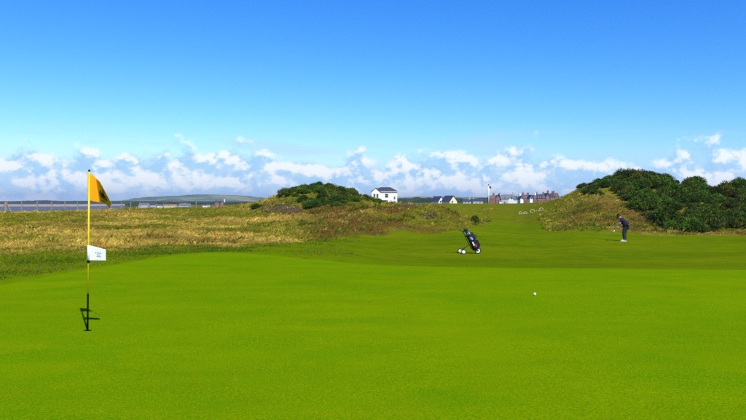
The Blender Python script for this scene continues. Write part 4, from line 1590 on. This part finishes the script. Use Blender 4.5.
# ------------------------------------------------------------------ golfer
M_SKIN = mat('skin', (0.58, 0.34, 0.24), 0.5, 0.3, .06, 30)
M_SHIRT = mat('navy_shirt', (0.020, 0.022, 0.055), 0.85, 0.1, .2, 14, .3)
M_TROU = mat('charcoal_trousers', (0.030, 0.032, 0.036), 0.85, 0.1, .2, 14, .3)
M_SHOE = mat('white_shoe', (0.78, 0.78, 0.78), 0.5, 0.3)
M_CAP = mat('black_cap', (0.008, 0.008, 0.010), 0.8, 0.1)
M_HAIR = mat('dark_hair', (0.03, 0.02, 0.012), 0.7, 0.2)


def ensure_skin(me):
    if not me.skin_vertices:
        bm = bmesh.new()
        bm.from_mesh(me)
        bm.verts.layers.skin.verify()
        bm.to_mesh(me)
        bm.free()


def skinned(name, verts, edges, radii, mt, parent, root=0, sub=2):
    me = bpy.data.meshes.new(name)
    me.from_pydata(verts, edges, [])
    ensure_skin(me)
    me.materials.append(mt)
    o = bpy.data.objects.new(name, me)
    COL.objects.link(o)
    o.parent = parent
    sk = o.modifiers.new('skin', 'SKIN')
    sk.use_smooth_shade = True
    for i, r in enumerate(radii):
        sv = me.skin_vertices[0].data[i]
        sv.radius = r if isinstance(r, tuple) else (r, r)
        sv.use_root = (i == root)
    s = o.modifiers.new('subdivision', 'SUBSURF')
    s.levels = s.render_levels = sub
    return o


def build_golfer():
    g = at(624, 43)
    root = empty('person', g, math.atan2(.49, -.87))
    tag(root, 'golfer in dark shirt, trousers and cap bent over a chip shot near the gorse', 'person')
    # x forward, y to his left, z up
    J = {
        'pelvis': (-.13, 0, .90), 'waist': (-.07, 0, 1.04), 'chest': (.06, 0, 1.24), 'neck0': (.16, 0, 1.37), 'neck': (.22, 0, 1.42), 'jaw': (.295, 0, 1.435), 'skull': (.30, 0, 1.505),
        'crown': (.305, 0, 1.545),
        'hipL': (-.12, .10, .86), 'kneeL': (-.01, .125, .48), 'ankL': (-.06, .13, .10), 'toeL': (.08, .15, .045),
        'hipR': (-.12, -.10, .86), 'kneeR': (-.01, -.125, .48), 'ankR': (-.06, -.13, .10), 'toeR': (.08, -.15, .045),
        'shL': (.10, .19, 1.31), 'elL': (.20, .24, 1.04), 'wrL': (.30, .10, .88), 'haL': (.325, .07, .83),
        'shR': (.10, -.18, 1.29), 'elR': (.19, -.16, 1.02), 'wrR': (.295, .03, .84), 'haR': (.335, .05, .79),
    }
    names = list(J)
    rad = {'pelvis': .15, 'waist': .135, 'chest': .155, 'neck0': .085, 'neck': .058, 'jaw': .066, 'skull': .098, 'crown': .075, 'hipL': .10, 'kneeL': .062, 'ankL': .042, 'toeL': .035,
           'hipR': .10, 'kneeR': .062, 'ankR': .042, 'toeR': .035, 'shL': .072, 'elL': .045, 'wrL': .030, 'haL': .036, 'shR': .072, 'elR': .045, 'wrR': .030, 'haR': .036}
    E = [('pelvis', 'waist'), ('waist', 'chest'), ('chest', 'neck0'), ('neck0', 'neck'), ('neck', 'jaw'), ('jaw', 'skull'), ('skull', 'crown'), ('pelvis', 'hipL'), ('hipL', 'kneeL'),
         ('kneeL', 'ankL'), ('ankL', 'toeL'), ('pelvis', 'hipR'), ('hipR', 'kneeR'), ('kneeR', 'ankR'), ('ankR', 'toeR'), ('chest', 'shL'), ('shL', 'elL'), ('elL', 'wrL'), ('wrL', 'haL'),
         ('chest', 'shR'), ('shR', 'elR'), ('elR', 'wrR'), ('wrR', 'haR')]
    ix = {n: i for i, n in enumerate(names)}
    skinned('body', [J[n] for n in names], [(ix[a], ix[b]) for a, b in E], [rad[n] * .93 for n in names], M_SKIN, root)

    def lerp(a, b, t):
        return tuple(J[a][k] * (1 - t) + J[b][k] * t for k in range(3))

    # shirt with short sleeves
    sv = [(-.135, 0, .86), J['waist'], J['chest'], J['neck0'], J['shL'], lerp('shL', 'elL', .72), J['shR'], lerp('shR', 'elR', .72)]
    skinned('shirt', sv, [(0, 1), (1, 2), (2, 3), (2, 4), (4, 5), (2, 6), (6, 7)], [.190, .185, .198, .092, .098, .074, .098, .074], M_SHIRT, root)
    # trousers
    tv = [(-.13, 0, .93), J['hipL'], J['kneeL'], lerp('kneeL', 'ankL', 1.08), J['hipR'], J['kneeR'], lerp('kneeR', 'ankR', 1.08)]
    skinned('trousers', tv, [(0, 1), (1, 2), (2, 3), (0, 4), (4, 5), (5, 6)], [.165, .135, .098, .082, .135, .098, .082], M_TROU, root)
    MB().lathe([(.158, -.02), (.166, -.018), (.166, .018), (.158, .02)], n=20, origin=(-.105, 0, .965)).build('belt', M_CAP, root, smooth=True)
    for s, n in ((1, 'L'), (-1, 'R')):
        a = Vector(J['ank' + n])
        sh = skinned('shoe', [(a.x - .03, a.y, .045), (a.x + .07, a.y + s * .01, .048), (a.x + .19, a.y + s * .025, .040), (a.x, a.y, .09)], [(0, 1), (1, 2), (0, 3)], [.050, .052, .042, .045], M_SHOE, root)
        MB().box(a.x - .085, a.x + .235, a.y + s * .012 - .05, a.y + s * .012 + .05, -.004, .016).build('sole', M_SHOE, sh, bevel=.006)
    # head: cap, hair, face
    hc = Vector(J['skull'])
    rotn = Matrix.Rotation(R(48), 4, 'Y')

    def hp(x, y, z):
        return hc + (rotn @ Vector((x, y, z)))

    cap = MB()
    nn = 18
    for r, h in ((.108, -.005), (.110, .03), (.098, .075), (.065, .108), (.025, .122), (.002, .125)):
        for k in range(nn):
            a = 2 * math.pi * k / nn
            cap.v.append(tuple(hp(r * math.cos(a), r * .92 * math.sin(a), h)))
    for i in range(5):
        for k in range(nn):
            cap.f.append((i * nn + k, i * nn + (k + 1) % nn, (i + 1) * nn + (k + 1) % nn, (i + 1) * nn + k))
    co = cap.build('cap', M_CAP, root, smooth=True)
    pk = MB()
    for k in range(11):
        a = -1.15 + 2.3 * k / 10
        pk.v += [tuple(hp(.10 * math.cos(a), .10 * math.sin(a), .012)), tuple(hp(.10 * math.cos(a) + .085 * math.cos(a * .7), .098 * math.sin(a), -.012)),
                 tuple(hp(.10 * math.cos(a), .10 * math.sin(a), .004)), tuple(hp(.10 * math.cos(a) + .085 * math.cos(a * .7), .098 * math.sin(a), -.020))]
    for k in range(10):
        b = 4 * k
        pk.f += [(b, b + 1, b + 5, b + 4), (b + 2, b + 6, b + 7, b + 3), (b + 1, b + 3, b + 7, b + 5)]
    pk.build('peak', M_CAP, co, smooth=True)
    hr = MB()
    for r, h in ((.06, -.085), (.098, -.06), (.106, -.02), (.106, .01)):
        for k in range(11):
            a = math.pi * .5 + math.pi * k / 10
            hr.v.append(tuple(hp(r * math.cos(a), r * .92 * math.sin(a), h)))
    for i in range(3):
        for k in range(10):
            hr.f.append((i * 11 + k, i * 11 + k + 1, (i + 1) * 11 + k + 1, (i + 1) * 11 + k))
    h_ = hr.build('hair', M_HAIR, root, smooth=True)
    h_.modifiers.new('thickness', 'SOLIDIFY').thickness = .01
    MB().add([hp(.085, -.014, -.02), hp(.085, .014, -.02), hp(.122, .013, -.062), hp(.122, -.013, -.062), hp(.085, 0, -.075), hp(.088, 0, -.01)],
             [(5, 1, 2), (5, 2, 3), (5, 3, 0), (3, 2, 4), (2, 1, 4), (0, 3, 4), (0, 4, 1)]).build('nose', M_SKIN, root, smooth=True)
    for sy in (-1, 1):
        MB().lathe([(.001, -.011), (.010, -.006), (.012, 0), (.010, .006), (.001, .011)], n=10, origin=hp(.088, sy * .033, -.012)).build('eye', M_HAIR, root, smooth=True)
        MB().tube([hp(-.005, sy * .094, .01), hp(-.018, sy * .106, -.005), hp(-.016, sy * .104, -.03), hp(-.004, sy * .095, -.045)], .012, 8).build('ear', M_SKIN, root, smooth=True)
    MB().tube([hp(.086, -.026, -.092), hp(.094, 0, -.094), hp(.086, .026, -.092)], .006, 6).build('mouth', mat('lips', (.38, .16, .13), .5), root, smooth=True)
    # hands closed round the grip
    ga, gb = Vector((.315, .055, .885)), Vector((.42, .80, .62))
    ax = (gb - ga).normalized()
    u = ax.cross(Vector((1, 0, .2))).normalized()
    v = ax.cross(u)
    for s, off, mt in ((1, .055, M_SHOE), (-1, .145, M_SKIN)):
        c = ga + ax * off
        wr = Vector(J['wrL' if s == 1 else 'wrR'])
        hm = MB()
        back = (wr - c).normalized()
        hm.tube([wr, c + back * .055, c + back * .022], [.030, .040, .030], 10)
        for k, ln in enumerate((1.0, 1.08, 1.0, .84)):
            cc = c + ax * (-.032 + .021 * k)
            pts = []
            for q in range(8):
                a = q / 7 * 4.6 * ln
                pts.append(cc + (back * math.cos(a) + ax.cross(back).normalized() * math.sin(a) * s) * .024)
            hm.tube(pts, [.0098, .0098, .0095, .0095, .009, .009, .008, .006], 7)
        th = [c + back * .04 - ax * .03, c - ax * .0 + ax.cross(back) * -.026 * s, c + ax * .035 + ax.cross(back) * -.022 * s]
        hm.tube(th, [.012, .011, .008], 7)
        hm.build('glove' if s == 1 else 'hand', mt, root, smooth=True)
    # the club he swings: top-level, held in the hands
    rm = Matrix.Rotation(math.atan2(.49, -.87), 4, 'Z')
    club = empty('chipping_club', g + rm @ ga)
    club.rotation_euler = (0, 0, math.atan2(.49, -.87))
    tag(club, 'steel golf club swung low through the shot in the golfer\'s hands', 'golf club')
    z0 = Vector((0, 0, 0))
    d = gb - ga
    MB().tube([-ax * .04, ax * .24], [.0135, .011], 10).build('grip', M_GRIP, club, smooth=True)
    MB().tube([ax * .24, d], [.0075, .006], 8).build('shaft', M_STEEL, club, smooth=True)
    hd = MB()
    p, q = d, d + Vector((.085, .02, -.01))
    hd.add([p + Vector((-.005, -.008, .03)), p + Vector((-.005, .008, .03)), q + Vector((0, .006, .05)), q + Vector((0, -.006, .05)), q + Vector((.01, -.01, -.02)), q + Vector((.01, .01, -.02)), p + Vector((-.005, .012, -.02)), p + Vector((-.005, -.012, -.02))],
           [(0, 1, 2, 3), (3, 2, 5, 4), (4, 5, 6, 7), (7, 6, 1, 0), (0, 3, 4, 7), (1, 6, 5, 2)])
    hd.build('club_head', M_STEEL, club)


build_golfer()


# ------------------------------------------------------------------ sea air
def build_haze():
    z0, z1 = -10.5, 95.0
    m = MB().box(-9500, 9500, -2800, 9500, z0, z1)
    hm = bpy.data.materials.new('sea_air')
    hm.use_nodes = True
    t = NT(hm.node_tree)
    out = t.n('ShaderNodeOutputMaterial')
    v = t.n('ShaderNodeVolumePrincipled')
    v.inputs['Color'].default_value = (0.86, 0.92, 1.0, 1)
    v.inputs['Density'].default_value = HAZE
    v.inputs['Anisotropy'].default_value = 0.2
    t.put(out.inputs['Volume'], v.outputs[0])
    o = m.build('haze', hm)
    tag(o, 'pale thin sea haze over the distant land', 'haze', kind='stuff')


HAZE = 0.00011
build_haze()
